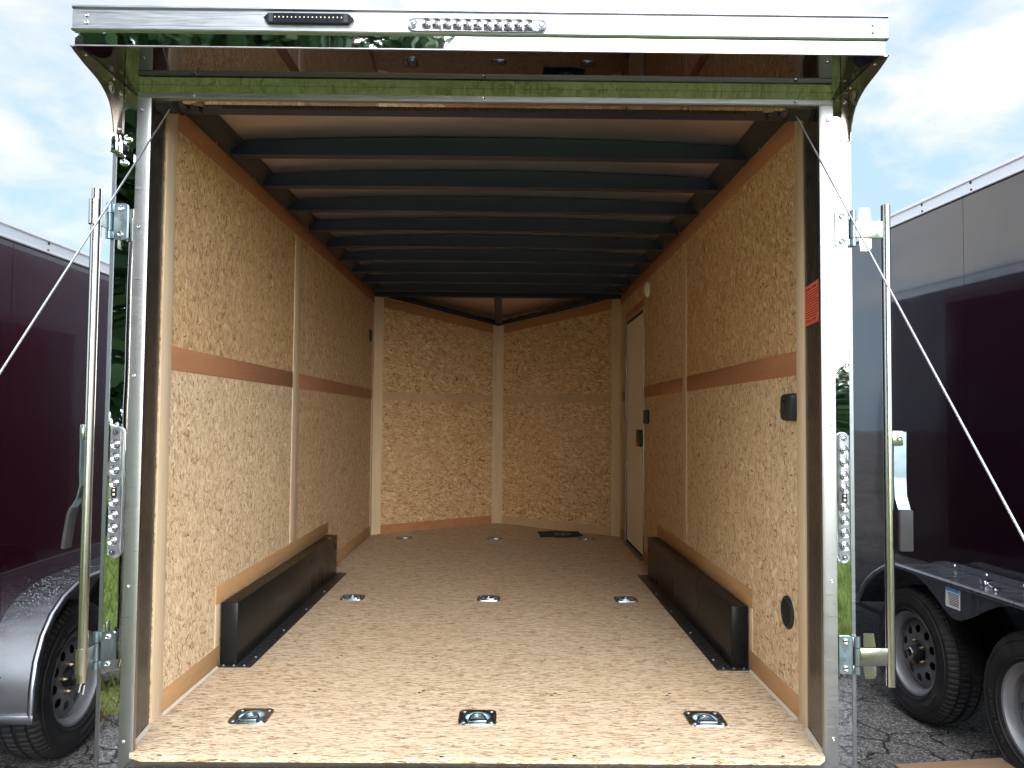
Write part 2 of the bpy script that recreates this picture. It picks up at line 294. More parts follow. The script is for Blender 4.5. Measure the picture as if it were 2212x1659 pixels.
oc = ocoord(t); a1 = t.noise(oc, 9, 6, 0.65); t.link(t.ramp(a1.outputs[0], [(0.3, (0.06, 0.055, 0.05)), (0.55, (0.22, 0.20, 0.185)), (0.75, (0.42, 0.40, 0.37))]), b.inputs['Base Color']); bump(t, b, a1.outputs[0], 0.03, 1.0)
m, t, b = mat('leaf', (0.05, 0.10, 0.03), 0.55, 0.0, 0.3)
oc = ocoord(t); t.link(t.ramp(t.noise(oc, 1.6, 4).outputs[0], [(0.3, (0.022, 0.060, 0.025)), (0.55, (0.060, 0.125, 0.045)), (0.75, (0.13, 0.20, 0.07))]), b.inputs['Base Color'])
m, t, b = mat('bark', (0.10, 0.075, 0.055), 0.85); nz = vary(t, b, (0.10, 0.075, 0.055), 6, 0.6, 1.4, (4, 4, .6)); bump(t, b, nz.outputs[0], 0.03, 1.0)

# ---------------------------------------------------------------- mesh builder
class MB:
    def __init__(s): s.v = []; s.f = []
    def add(s, vs, fs):
        o = len(s.v); s.v += [tuple(x) for x in vs]; s.f += [tuple(i + o for i in f) for f in fs]; return s
    def box(s, a, c, bev=0.0):
        lo = [min(p, q) for p, q in zip(a, c)]; hi = [max(p, q) for p, q in zip(a, c)]
        if bev <= 0:
            vs = [(x, y, z) for x in (lo[0], hi[0]) for y in (lo[1], hi[1]) for z in (lo[2], hi[2])]
            return s.add(vs, [(0, 1, 3, 2), (4, 6, 7, 5), (0, 4, 5, 1), (2, 3, 7, 6), (0, 2, 6, 4), (1, 5, 7, 3)])
        bm = bmesh.new(); bmesh.ops.create_cube(bm, size=1.0)
        for q in bm.verts: q.co = Vector([(lo[i] + hi[i]) / 2 + q.co[i] * (hi[i] - lo[i]) for i in range(3)])
        bmesh.ops.bevel(bm, geom=bm.edges[:] + bm.verts[:], offset=min(bev, min(h - l for h, l in zip(hi, lo)) * 0.45), segments=2, affect='EDGES', profile=0.5)
        bm.verts.index_update(); s.add([q.co[:] for q in bm.verts], [[q.index for q in f.verts] for f in bm.faces]); bm.free(); return s
    def tube(s, pts, r, n=12, caps=True, flat=None):
        pts = [Vector(p) for p in pts]; rr = r if isinstance(r, (list, tuple)) else [r] * len(pts); rings = []
        up = None
        for i, p in enumerate(pts):
            tg = (pts[min(i + 1, len(pts) - 1)] - pts[max(i - 1, 0)]).normalized()
            if up is None:
                up = Vector((0, 0, 1)) if abs(tg.z) < 0.9 else Vector((1, 0, 0))
            a = tg.cross(up).normalized(); up = a.cross(tg).normalized()
            rings.append([p + (a * math.cos(2 * math.pi * k / n) + up * math.sin(2 * math.pi * k / n)) * rr[i] for k in range(n)])
        vs = [q for ring in rings for q in ring]; fs = []
        for i in range(len(pts) - 1):
            for k in range(n): fs.append((i * n + k, i * n + (k + 1) % n, (i + 1) * n + (k + 1) % n, (i + 1) * n + k))
        if caps: fs += [tuple(range(n))[::-1], tuple(range((len(pts) - 1) * n, len(pts) * n))]
        return s.add(vs, fs)
    def lathe(s, prof, n=32, c=(0, 0, 0), axis='x', closed=False, rfun=None):
        """prof: list of (axial, radius)"""
        vs = []; fs = []; m_ = len(prof)
        for k in range(n):
            a = 2 * math.pi * k / n
            for j, (h, r) in enumerate(prof):
                if rfun: r = rfun(j, k, r)
                p, q = r * math.cos(a), r * math.sin(a)
                if axis == 'x': vs.append((c[0] + h, c[1] + p, c[2] + q))
                elif axis == 'y': vs.append((c[0] + p, c[1] + h, c[2] + q))
                else: vs.append((c[0] + p, c[1] + q, c[2] + h))
        for k in range(n):
            for j in range(m_ if closed else m_ - 1):
                k2 = (k + 1) % n; j2 = (j + 1) % m_
                fs.append((k * m_ + j, k2 * m_ + j, k2 * m_ + j2, k * m_ + j2))
        return s.add(vs, fs)
    def prism(s, poly, axis, a, b_):
        """polygon of 2-D points in the plane normal to axis, extruded from a to b_"""
        def P(p, h): return (h, p[0], p[1]) if axis == 'x' else ((p[0], h, p[1]) if axis == 'y' else (p[0], p[1], h))
        n = len(poly); vs = [P(p, a) for p in poly] + [P(p, b_) for p in poly]
        fs = [tuple(range(n)), tuple(range(n, 2 * n))[::-1]] + [(i, (i + 1) % n, n + (i + 1) % n, n + i) for i in range(n)]
        return s.add(vs, fs)
    def holed(s, outer, holes, to3, thick, nrm):
        """flat plate with holes: loops of 2-D points, to3 maps (u, v) to 3-D, extruded by thick along nrm"""
        bm = bmesh.new(); es = []
        for lp in [outer] + holes:
            vv = [bm.verts.new(to3(*p)) for p in lp]
            es += [bm.edges.new((vv[i], vv[(i + 1) % len(vv)])) for i in range(len(vv))]
        bmesh.ops.triangle_fill(bm, use_beauty=True, use_dissolve=False, edges=es)
        ft = bm.faces[:]
        if thick:
            ex = bmesh.ops.extrude_face_region(bm, geom=ft)
            for q in ex['geom']:
                if isinstance(q, bmesh.types.BMVert): q.co += Vector(nrm) * thick
            if not any(f.is_valid for f in ft): pass
            have = set()
        bmesh.ops.remove_doubles(bm, verts=bm.verts[:], dist=1e-6)
        bm.verts.index_update(); s.add([q.co[:] for q in bm.verts], [[q.index for q in f.verts] for f in bm.faces]); bm.free(); return s
    def xf(s, fn, start=0):
        s.v[start:] = [tuple(fn(*p)) for p in s.v[start:]]; return s
    def build(s, name, mt, parent=None, smooth=35, recalc=True):
        me = bpy.data.meshes.new(name); me.from_pydata(s.v, [], s.f)
        if recalc:
            bm = bmesh.new(); bm.from_mesh(me); bmesh.ops.recalc_face_normals(bm, faces=bm.faces[:]); bm.to_mesh(me); bm.free()
        if smooth:
            me.polygons.foreach_set('use_smooth', [True] * len(me.polygons)); me.set_sharp_from_angle(angle=rad(smooth))
        me.materials.append(MAT[mt])
        o = bpy.data.objects.new(name, me); COL.objects.link(o)
        if parent is not None: o.parent = parent; o.location = shift_of(parent)
        return o
SHIFT = {}
def shift_of(p): return SHIFT.get(p.name, (0, 0, 0))
def thing(name, label, cat, loc, rotz=0.0, group=None, world_coords=False):
    o = bpy.data.objects.new(name, None); COL.objects.link(o); o.location = loc; o.rotation_euler = (0, 0, rotz)
    o.empty_display_size = 0.2; o['label'] = label; o['category'] = cat
    if group: o['group'] = group
    if world_coords: SHIFT[o.name] = tuple(-x for x in loc)
    return o
def tag(o, label, cat, group=None):
    o['label'] = label; o['category'] = cat
    if group: o['group'] = group
    return o
def joint(name, parent, loc=(0, 0, 0)):
    o = bpy.data.objects.new(name, None); COL.objects.link(o); o.parent = parent; o.empty_display_size = 0.1
    sh = shift_of(parent); o.location = tuple(a + c for a, c in zip(loc, sh)); SHIFT[o.name] = (0, 0, 0)
    return o
def dup(src, parent, loc, rot=None):
    """copies a part with its sub-parts"""
    c = src.copy(); COL.objects.link(c); c.parent = parent
    sh = shift_of(parent); c.location = tuple(a + d for a, d in zip(loc, sh))
    if rot: c.rotation_euler = rot
    for ch in list(src.children):
        d = ch.copy(); COL.objects.link(d); d.parent = c
    return c
def circ(cx, cy, r, n=24, r2=None, a0=0.0):
    return [(cx + r * math.cos(a0 + 2 * math.pi * k / n), cy + (r2 or r) * math.sin(a0 + 2 * math.pi * k / n)) for k in range(n)]
def rrect(cx, cy, hw, hh, r, n=6):
    pts = []
    for sx_, sy_, a in ((1, 1, 0), (-1, 1, 90), (-1, -1, 180), (1, -1, 270)):
        for k in range(n + 1):
            q = rad(a + 90 * k / n); pts.append((cx + sx_ * (hw - r) + r * math.cos(q), cy + sy_ * (hh - r) + r * math.sin(q)))
    return pts
def text_mesh(body, size, ext=0.0004, spacing=1.0, bold=0.0):
    """lettering as vertices and faces in the XY plane, centred"""
    cu = bpy.data.curves.new('lettering', 'FONT'); cu.body = body; cu.size = size; cu.extrude = ext; cu.align_x = 'CENTER'; cu.align_y = 'CENTER'; cu.space_character = spacing; cu.offset = bold
    cu.resolution_u = 3
    ob = bpy.data.objects.new('lettering', cu); COL.objects.link(ob)
    dg = bpy.context.evaluated_depsgraph_get(); me = bpy.data.meshes.new_from_object(ob.evaluated_get(dg))
    vs = [tuple(v.co) for v in me.vertices]; fs = [tuple(p.vertices) for p in me.polygons]
    bpy.data.objects.remove(ob); bpy.data.curves.remove(cu); bpy.data.meshes.remove(me)
    return vs, fs

# ================================================================ SETTING: ground
def sheet(name, poly, z, mt, kind='structure'):
    mb = MB(); mb.add([(x, y, z if not callable(z) else z(x, y)) for x, y in poly], [tuple(range(len(poly)))])
    o = mb.build(name, mt, smooth=0, recalc=False); o['kind'] = kind; return o
sheet('asphalt_ground', [(-120, -120), (120, -120), (120, 120), (-120, 120)], GZ, 'asphalt')
def edge_y(x): return -2.15 - 0.20 * x
def bank_z(x, y):
    d = max(0.0, edge_y(x) - y)
    return GZ + 0.01 + 0.045 * d + 0.06 * min(1, d / 0.8)
gm = MB(); nx, ny = 60, 40
for j in range(ny + 1):
    for i in range(nx + 1):
        x = -30 + 60 * i / nx; d = 24 * (j / ny) ** 1.8; y = edge_y(x) - d
        gm.v.append((x, y, bank_z(x, y) + (0.025 * math.sin(x * 2.1 + y) * math.cos(y * 1.7 - x * .6) if j else -0.03)))
for j in range(ny):
    for i in range(nx): a = j * (nx + 1) + i; gm.f.append((a, a + nx + 1, a + nx + 2, a + 1))
o = gm.build('grass_bank_terrain', 'turf', smooth=80); o['kind'] = 'structure'
rp = MB(); 
for i in range(31):
    x = -30 + 2 * i
    for d in (10.0, 12.3): y = edge_y(x) - d; rp.v.append((x, y, bank_z(x, y) + 0.03))
for i in range(30): rp.f.append((2 * i, 2 * i + 1, 2 * i + 3, 2 * i + 2))
o = rp.build('gravel_road', 'pale_gravel', smooth=0); o['kind'] = 'structure'
def blades(name, n, xr, dr, h, mt, wd):
    x = rng.uniform(xr[0], xr[1], n); d = dr[0] + (dr[1] - dr[0]) * rng.random(n) ** 1.6; y = np.array([edge_y(a) for a in x]) - d
    z = np.array([bank_z(a, c) for a, c in zip(x, y)]) - 0.02
    hh = h * rng.uniform(.5, 1.2, n); ang = rng.uniform(0, 6.28, n); lean = hh * rng.uniform(.1, .7, n); la = rng.uniform(0, 6.28, n)
    v = np.zeros((n, 3, 3)); dx, dy = np.cos(ang) * wd, np.sin(ang) * wd
    v[:, 0] = np.stack([x - dx, y - dy, z], 1); v[:, 1] = np.stack([x + dx, y + dy, z], 1); v[:, 2] = np.stack([x + np.cos(la) * lean, y + np.sin(la) * lean, z + hh], 1)
    mb = MB(); mb.v = [tuple(p) for p in v.reshape(-1, 3)]; mb.f = [(3 * i, 3 * i + 1, 3 * i + 2) for i in range(n)]
    o = mb.build(name, mt, smooth=0, recalc=False); o['kind'] = 'stuff'; return o
blades('grass', 42000, (-7, 7), (0.25, 7.0), 0.16, 'grass_blade', 0.006)
blades('dry_grass', 7000, (-6, 6), (-0.15, 0.55), 0.14, 'dry_grass', 0.004)
def make_rock(seed):
    r_ = random.Random(seed); bm = bmesh.new(); bmesh.ops.create_icosphere(bm, subdivisions=3, radius=1)
    from mathutils import noise as mn
    for v in bm.verts:
        k = 1 + 0.42 * mn.noise(v.co * 1.3 + Vector((seed * 3.1, 0, 0))) + 0.14 * mn.noise(v.co * 4 + Vector((0, seed, 0))); v.co *= k
        v.co.z *= 0.7
    mb = MB(); bm.verts.index_update(); mb.add([v.co[:] for v in bm.verts], [[q.index for q in f.verts] for f in bm.faces]); bm.free(); return mb
protos = [make_rock(s) for s in (1, 2, 3, 4)]; pm = []
for k in range(20):
    x = random.uniform(-4.6, -1.9); y = random.uniform(-2.35, -1.55) ; sc_ = random.uniform(0.10, 0.22)
    if k < 4:
        ob = protos[k].build('boulder', 'rock'); pm.append(ob)
    else:
        ob = pm[k % 4].copy(); COL.objects.link(ob)
    ob.location = (x, y, GZ + sc_ * 0.3); ob.scale = (sc_, sc_ * random.uniform(.8, 1.2), sc_ * .9); ob.rotation_euler = (0, 0, random.uniform(0, 6.28))
    tag(ob, 'grey weathered boulder at the edge of the asphalt, seen mirrored in the left post', 'boulder', 'boulders along the asphalt edge')

def tree(x, y, h, cr, label, seed, leaves=9000):
    r_ = np.random.default_rng(seed); g = bank_z(x, y)
    root = thing('broadleaf_tree', label, 'tree', (x, y, g), group='trees behind the camera')
    tr = MB(); tr.tube([(0, 0, -0.2), (0.05, 0, h * .2), (-0.05, .08, h * .5), (0, 0, h * .85)], [h * .03, h * .024, h * .016, h * .004], 10)
    tips = []
    for k in range(9):
        a = k * 2.4; z0 = h * (.22 + .06 * k); L = cr * (.9 - .05 * k)
        p1 = (math.cos(a) * L * .5, math.sin(a) * L * .5, z0 + L * .35); p2 = (math.cos(a) * L, math.sin(a) * L, z0 + L * .55)
        tr.tube([(0, 0, z0), p1, p2], [h * .011, h * .007, h * .002], 6); tips += [p1, p2]
    tr.build('trunk', 'bark', root)
    nc = 64; cc = []
    for k in range(nc):
        a = r_.uniform(0, 6.28); zz = r_.uniform(.10, 1.0); rr = cr * math.sqrt(max(0.05, 1 - ((zz - .5) / .56) ** 2)) * r_.uniform(.35, 1.0)
        cc.append((math.cos(a) * rr, math.sin(a) * rr, zz * h))
    cc = np.array(cc); idx = r_.integers(0, nc, leaves)
    d = r_.normal(size=(leaves, 3)); d /= np.linalg.norm(d, axis=1)[:, None]
    c = cc[idx] + d * (cr * .30) * r_.random((leaves, 1)) ** .4
    u = r_.normal(size=(leaves, 3)); u /= np.linalg.norm(u, axis=1)[:, None]; q = r_.normal(size=(leaves, 3)); q -= (q * u).sum(1)[:, None] * u; q /= np.linalg.norm(q, axis=1)[:, None]
    s_ = r_.uniform(.13, .28, (leaves, 1)) * min(1, h / 7); V = np.stack([c - u * s_, c + q * s_ * .6, c + u * s_, c - q * s_ * .6], 1).reshape(-1, 3)
    mb = MB(); mb.v = [tuple(p) for p in V]; mb.f = [(4 * i, 4 * i + 1, 4 * i + 2, 4 * i + 3) for i in range(leaves)]
    mb.build('crown', 'leaf', root, smooth=0, recalc=False)
for i, (x, y, h, cr, lab) in enumerate([
        (-8.4, -13.8, 11.0, 3.6, 'tallest dark green tree behind the grass, mirrored in the left post'),
        (-3.4, -16.5, 10.8, 3.3, 'dark green tree mirrored in the left half of the roof lip'),
        (-12.0, -12.5, 11.0, 3.6, 'dark green tree at the far left of the row beyond the grass'),
        (-5.9, -15.6, 11.6, 3.4, 'tall green tree standing behind the others beyond the gravel road'),
        (10.2, -20.0, 2.3, 1.7, 'low rounded bush beyond the grass, mirrored in the right post'),
        (15.0, -19.0, 5.0, 2.6, 'small tree standing alone at the right end of the row')]):
    tree(x, y, h, cr, lab, 20 + i)

# ================================================================ THE OPEN TRAILER
W, L, HB = 1.03, 4.25, 1.972
HB = 1.984
T = thing('cargo_trailer', 'open cargo trailer with strand board walls and mirror polished rear posts', 'trailer', (0, 2.2, GZ), world_coords=True)
def part(mb, name, mt, parent=T, **k): return mb.build(name, mt, parent, **k)
RING_Y, RING_X = (0.272, 1.968, 4.10), (-0.735, -0.008, 0.726)
# floor deck with holes for the recessed rings
outer = [(-0.952, -0.030), (0.978, -0.030), (1.007, 0.0), (W, 0.2), (W, L), (0, L + .813), (-W, L), (-W, 0.2), (-1.007, 0.0)]
fl = MB(); fl.holed(outer, [circ(x, y, 0.043, 28) for x in RING_X for y in RING_Y], lambda u, v: (u, v, 0.0), 0, None)
no = len(outer); rim_v = [(x, y, 0.0) for x, y in outer] + [(x, y, -0.015) for x, y in outer]
fl.add(rim_v, [(i, (i + 1) % no, no + (i + 1) % no, no + i) for i in range(no)])
part(fl, 'floor_deck', 'osb_floor', smooth=0)
sill = MB(); sill.box((-.985, -0.062, -0.10), (1.004, 0.0, -0.0155), .003); part(sill, 'rear_sill', 'sill_black')
sub = MB(); sub.box((-1.05, 0.01, -0.13), (1.05, L, -0.075)); part(sub, 'underframe', 'dark_steel')

# side walls: strand board with trim strips 2-3 mm proud
DY0, DY1, DZ = 3.16, 3.95, 1.745
def yz(mb, s, y0, y1, z0, z1, proud=0.0, thick=0.012, bev=0.0):
    return mb.box((s * (W - proud), y0, z0), (s * (W + thick), y1, z1), bev)
for s, om, bat in ((-1, 'osb_left', (1.775, 1.893)), (1, 'osb_right', (1.850, 1.935))):
    mb_ = (bat[0] + bat[1]) / 2; mz = 1.155; sd_ = 'osb_left' if s < 0 else 'osb_right'
    part(yz(MB(), s, 0.2, mb_, mz, 2.06), 'wall_panel', sd_ + '_upper', smooth=0)
    part(yz(MB(), s, 0.2, mb_, 0.0, mz), 'wall_panel', sd_ + '_lower', smooth=0)
    if s < 0: part(yz(MB(), s, mb_, L, 0.0, 2.06), 'wall_panel', sd_ + '_far', smooth=0)
    else:
        wp = MB().prism([(mb_, 0), (DY0, 0), (DY0, DZ), (DY1, DZ), (DY1, 0), (L, 0), (L, 2.06), (mb_, 2.06)], 'x', W, W + .012)
        part(wp, 'wall_panel', sd_ + '_far', smooth=0)
    part(yz(MB(), s, 0.195 if s > 0 else .205, 0.262 if s > 0 else .28, 0.0, 1.985, .0045, .004, .0015), 'rear_post_trim', 'poplar')
    y0 = .264 if s > 0 else .282
    part(yz(MB(), s, y0, L, 1.918, 1.992, .003, .004, .001), 'top_trim', 'luan')
    yw = [(y0, bat[0] - .001), (bat[1] + .001, DY0 - .015 if s > 0 else L - .06)] + ([(DY1 + .05, L - .06)] if s > 0 else [])
    for a, c in yw: part(yz(MB(), s, a, c, 1.116, 1.194, .003, .004, .001), 'middle_trim', 'luan')
    part(yz(MB(), s, bat[0], bat[1], .08 if False else (.316), 1.916, .004, .004, .001), 'vertical_batten', 'poplar')
    part(yz(MB(), s, L - .058, L - .004, 0.0, 1.916, .004, .004, .001), 'corner_trim', 'poplar')
    # wheel box and the boards around it
    b0, b1 = .79, 2.60
    part(yz(MB(), s, .745, 2.66, .243, .312, .0035, .004, .001), 'wheel_box_trim', 'luan_amber')
    part(yz(MB(), s, .745, b0 - .002, .078, .241, .0035, .004, .001), 'wheel_box_end_trim', 'poplar')
    part(yz(MB(), s, y0, b0 - .002, 0.001, .076, .004, .004, .001), 'kick_board', 'luan_amber')
    part(yz(MB(), s, b1 + .03, DY0 - .02 if s > 0 else L - .06, 0.001, .076, .004, .004, .001), 'kick_board', 'luan_amber')
    if s > 0: part(yz(MB(), s, DY1 + .05, L - .06, 0.001, .076, .004, .004, .001), 'kick_board', 'luan_amber')
    wb = MB(); wb.box((s * .957, b0, .002), (s * (W - .006), b1, .243), .006); box = part(wb, 'wheel_box', 'black_paint')
    fg = MB(); fg.box((s * .897, b0 - .022, .001), (s * (W - .006), b1 + .03, .0045), .001); fgo = part(fg, 'box_flange', 'tread_plate', box)
    fgo.location = (0, 0, 0)
    sm = MB().lathe([(0, 0.0005), (0.004, .003), (.0035, .0055), (0, .006)][::-1], 10, (0, 0, 0), 'z')
    pts = [(s * .915, y) for y in (b0 + .1, b0 + .5, b0 + .9, b0 + 1.3, b1)] + [(s * x, b0 - .011) for x in (.925, .965, 1.005)]
    so_ = None
    for x, y in pts:
        if so_ is None: so_ = sm.build('flange_screw', 'zinc', box); so_.location = (x, y, .0045)
        else:
            q = so_.copy(); COL.objects.link(q); q.parent = box; q.location = (x, y, .0045)
    # bead of caulk along the floor
    cb = MB(); cb.prism([(W - .005, .0005), (W - .013, .0005), (W - .005, .008)], 'y', y0, b0 - .025); cb.xf(lambda x, y, z: (s * x, y, z)); part(cb, 'caulk_bead', 'caulk')
    cb = MB(); cb.add([(s * 1.0055, .002, .0005), (s * (W - .001), .195, .0005), (s * (W - .012), .195, .0005), (s * .994, .002, .0005), (s * 1.006, .002, .006), (s * (W - .001), .195, .006)], [(3, 2, 5, 4), (0, 3, 4), (1, 5, 2), (0, 4, 5, 1)]); part(cb, 'caulk_bead', 'caulk')
    # rear jamb, splayed, dark
    jb = MB(); jb.prism([(1.007, 0.002), (W + .002, .205), (W + .03, .205), (W + .03, 0.002)], 'z', -.015, 1.95); jb.xf(lambda x, y, z: (s * x, y, z)); part(jb, 'rear_jamb', 'jamb_paint')
    # aluminium edge trim round the opening, the mirror strip and the outer corner edge
    et = MB(); et.prism([(.990, .012), (.990, -.004), (1.000, -.007), (1.030, -.007), (1.030, -.0015), (1.008, -.0015), (1.008, .012)], 'z', -.055, 1.906); et.xf(lambda x, y, z: (s * x + (-.004 * s if s < 0 else .012), y, z)); part(et, 'opening_trim', 'aluminium')
    xi, xo = (1.0245, 1.085) if s < 0 else (1.040, 1.085)
    mp_ = MB()
    nzz = 60
    mp_.box((s * xi, -.0005, -.30), (s * xo, .05, 1.9475)); part(mp_, 'corner_post', 'mirror_steel', smooth=0)
    ce = MB(); ce.prism([(1.0855, -.0025), (1.097, -.001), (1.097, .06), (1.0855, .06)], 'z', -.30, 1.9475); ce.xf(lambda x, y, z: (s * x, y, z)); part(ce, 'corner_edge', 'aluminium')
    # outside skin, rail and fender
    sk = MB(); sk.box((s * 1.056, .061, -.12), (s * 1.07, L, 1.97)); part(sk, 'side_skin', 'maroon_paint', smooth=0)
    rl = MB(); rl.prism([(1.044, 1.9705), (1.080, 1.9705), (1.080, 1.985), (1.074, 1.99), (1.074, 2.035), (1.082, 2.04), (1.082, 2.055), (1.044, 2.055)], 'y', .0, L); rl.xf(lambda x, y, z: (s * x, y, z)); part(rl, 'roof_rail', 'rail_aluminium')

# caulked joint etc. of the front V
VY = L + .813
def vplane(s):
    a = Vector((s * W, L, 0)); c = Vector((0, VY, 0)); d = (c - a); ln = d.length; d.normalize(); n = Vector((d.y, -d.x, 0))
    if n.y > 0: n = -n
    return a, d, n, ln
def ztop(u): return 1.992 - .155 * u
for s in (-1, 1):
    a, d, n, ln = vplane(s)
    def onv(u, z, off=0.0): p = a + d * (u * ln) + n * off; return (p.x, p.y, z)
    def slab(u0, u1, z0, z1, off, back=-.01):
        g = lambda z, u: z(u) if callable(z) else z
        vs = [onv(u0, g(z0, u0), off), onv(u1, g(z0, u1), off), onv(u1, g(z1, u1), off), onv(u0, g(z1, u0), off)] + [onv(u0, g(z0, u0), back), onv(u1, g(z0, u1), back), onv(u1, g(z1, u1), back), onv(u0, g(z1, u0), back)]
        return MB().add(vs, [(0, 1, 2, 3), (7, 6, 5, 4), (0, 4, 5, 1), (1, 5, 6, 2), (2, 6, 7, 3), (3, 7, 4, 0)])
    part(slab(0, 1, 0, lambda u: ztop(u) + .07, 0), 'front_panel', 'osb_front', smooth=0)
    part(slab(.002, .068, .0, lambda u: ztop(u) - .012, .005), 'corner_trim', 'poplar', smooth=0)
    part(slab(.070, .952, lambda u: ztop(u) - .09, lambda u: ztop(u) - .012, .003), 'top_trim', 'luan_front', smooth=0)
    part(slab(.070, .952, 1.112, 1.180, .003), 'middle_trim', 'poplar_front', smooth=0)
    part(slab(.070, .952, .001, .074, .003), 'kick_board', 'luan_front' if s < 0 else 'poplar_front', smooth=0)
    # black tube along the top of the front wall
    tb = MB(); tb.tube([onv(0.02, ztop(0) + .012, .02), onv(.99, ztop(1) + .012, .02)], .022, 10); part(tb, 'front_tube', 'bow_steel')
    wr = MB(); pts = [onv(.55 + .43 * k / 14, ztop(.55 + .43 * k / 14) + .03 + .012 * math.sin(k * 1.9), .045 + .008 * math.cos(k * 2.3)) for k in range(15)]
    wr.tube(pts, .0022, 6); part(wr, 'wiring', 'copper' if s > 0 else 'black_plastic')
cp = MB(); cp.prism([(-.049, VY - .046), (0, VY - .016), (.049, VY - .046), (0, VY + .0)], 'z', 0.0, ztop(1) - .01); part(cp, 'front_post_trim', 'poplar', smooth=0)

# roof: arched bows under a bare metal sheet
def crown(x, z0, k): return z0 + k * (1 - (x / W) ** 2)
def strip(y0, y1, zl, kl, zh, kh, n=24, x1=W):
    mb = MB()
    for i in range(n + 1):
        x = -x1 + 2 * x1 * i / n
        for y in (y0, y1):
            for (z, k) in ((zl, kl), (zh, kh)): mb.v.append((x, y, crown(x, z, k)))
    for i in range(n):
        o_ = 4 * i; q = o_ + 4
        mb.f += [(o_, q, q + 1, o_ + 1), (o_ + 2, o_ + 3, q + 3, q + 2), (o_, o_ + 2, q + 2, q), (o_ + 1, q + 1, q + 3, o_ + 3)]
    mb.f += [(0, 1, 3, 2), (4 * n, 4 * n + 2, 4 * n + 3, 4 * n + 1)]
    return mb
rs = strip(.2, L, 2.0355, .028, 2.052, .028); part(rs, 'roof_sheet', 'roof_sheet')
for k in range(9):
    y = .728 + k * .412
    bw = strip(y, y + .052, HB, .004, 2.034, .026, 24, W - .022); bo = part(bw, 'roof_bow', 'bow_steel')
eb = strip(L - .03, L + .03, HB - .012, .0, 2.034, .026); part(eb, 'roof_bow', 'bow_steel')
hb = strip(.10, .255, 1.958, .0, 2.035, .026); part(hb, 'header_beam', 'bow_steel')
lp_ = MB().box((-W, .099, 1.952), (W, .112, 1.962)); part(lp_, 'header_lip', 'black_paint')
for s in (-1, 1):
    tr_ = MB().prism([(W - .070, 2.033), (W - .035, 2.006), (W - .001, 1.9935), (W - .001, 2.050), (W - .070, 2.0375)], 'y', .24, L - .032); tr_.xf(lambda x, y, z: (s * x, y, z)); part(tr_, 'roof_tube', 'black_plastic')
    # thin white wire ends poking out between roof tube and trim
    w0 = None
    for k in range(8):
        y = .62 + k * .45 + .12 * math.sin(k * 3.1)
        if w0 is None: w0 = MB().tube([(0, 0, 0), (-s * .004, .002, .02), (-s * .002, .004, .034)], .0007, 5).build('wire_end', 'white_plastic', T)
        else: w0 = w0.copy(); COL.objects.link(w0)
        w0.parent = T; w0.location = tuple(p + q for p, q in zip((s * (W - .006), y, 1.985), shift_of(T)))
# front roof, sloping down to the point of the V
fr = MB(); z0, z1 = 2.030, 1.885
fr.add([(-W, L, z0), (W, L, z0), (.02, VY + .01, z1), (-.02, VY + .01, z1), (0, L, z0 + .02)], [(0, 4, 3), (4, 1, 2), (4, 2, 3)]); part(fr, 'front_roof_sheet', 'roof_sheet', smooth=0)
rb = MB(); rb.add([(x, y, z) for x in (-.033, .033) for (y, z) in ((L + .03, 1.968), (L + .03, 2.02), (VY - .05, z1 - .04), (VY - .05, z1 + .0))], [(0, 1, 3, 2), (4, 6, 7, 5), (0, 2, 6, 4), (1, 5, 7, 3), (0, 4, 5, 1), (2, 3, 7, 6)]); part(rb, 'ridge_rib', 'bow_steel', smooth=0)

# rear header: trim, mirror face, mirror soffit and the overhanging lip
ht = MB(); ht.prism([(.014, 1.9055), (-.005, 1.9055), (-.0075, 1.909), (-.0075, 1.922), (-.002, 1.922), (-.002, 1.909), (.014, 1.909)], 'x', -1.026, 1.042); part(ht, 'header_trim', 'aluminium_long')
hm = MB().box((-1.024, -.001, 1.910), (1.0395, .05, 1.9475)); part(hm, 'header_panel', 'mirror_header', smooth=0)
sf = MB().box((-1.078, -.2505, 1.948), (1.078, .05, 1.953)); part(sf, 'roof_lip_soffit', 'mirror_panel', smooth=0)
lb = MB().box((-1.0795, -.254, 1.946), (1.0795, -.2508, 1.984)); part(lb, 'roof_lip_band', 'mirror_header', smooth=0)
le = MB(); le.box((-1.0795, -.2565, 1.9435), (1.0795, -.2505, 1.9460)); part(le, 'roof_lip_edge', 'aluminium_long')
ex = MB(); ex.prism([(-.2512, 1.9842), (-.2625, 1.9842), (-.2640, 1.9872), (-.2575, 1.9895), (-.2575, 1.9990), (-.2569, 1.9994), (-.2575, 1.9998), (-.2575, 2.0330), (-.2569, 2.0334), (-.2575, 2.0338), (-.2575, 2.0425), (-.2640, 2.0455), (-.2640, 2.0500), (-.2512, 2.0520)], 'x', -1.086, 1.087); part(ex, 'roof_lip_fascia', 'aluminium_long', smooth=25)
cap = MB().box((-1.08, -.2510, 2.046), (1.08, .06, 2.052)); part(cap, 'roof_lip_top', 'rail_aluminium')
for s in (-1, 1):
    sd = MB().box((s * 1.0796, -.250, 1.9845), (s * 1.0835, .05, 2.0455)); part(sd, 'roof_lip_end', 'aluminium_long')

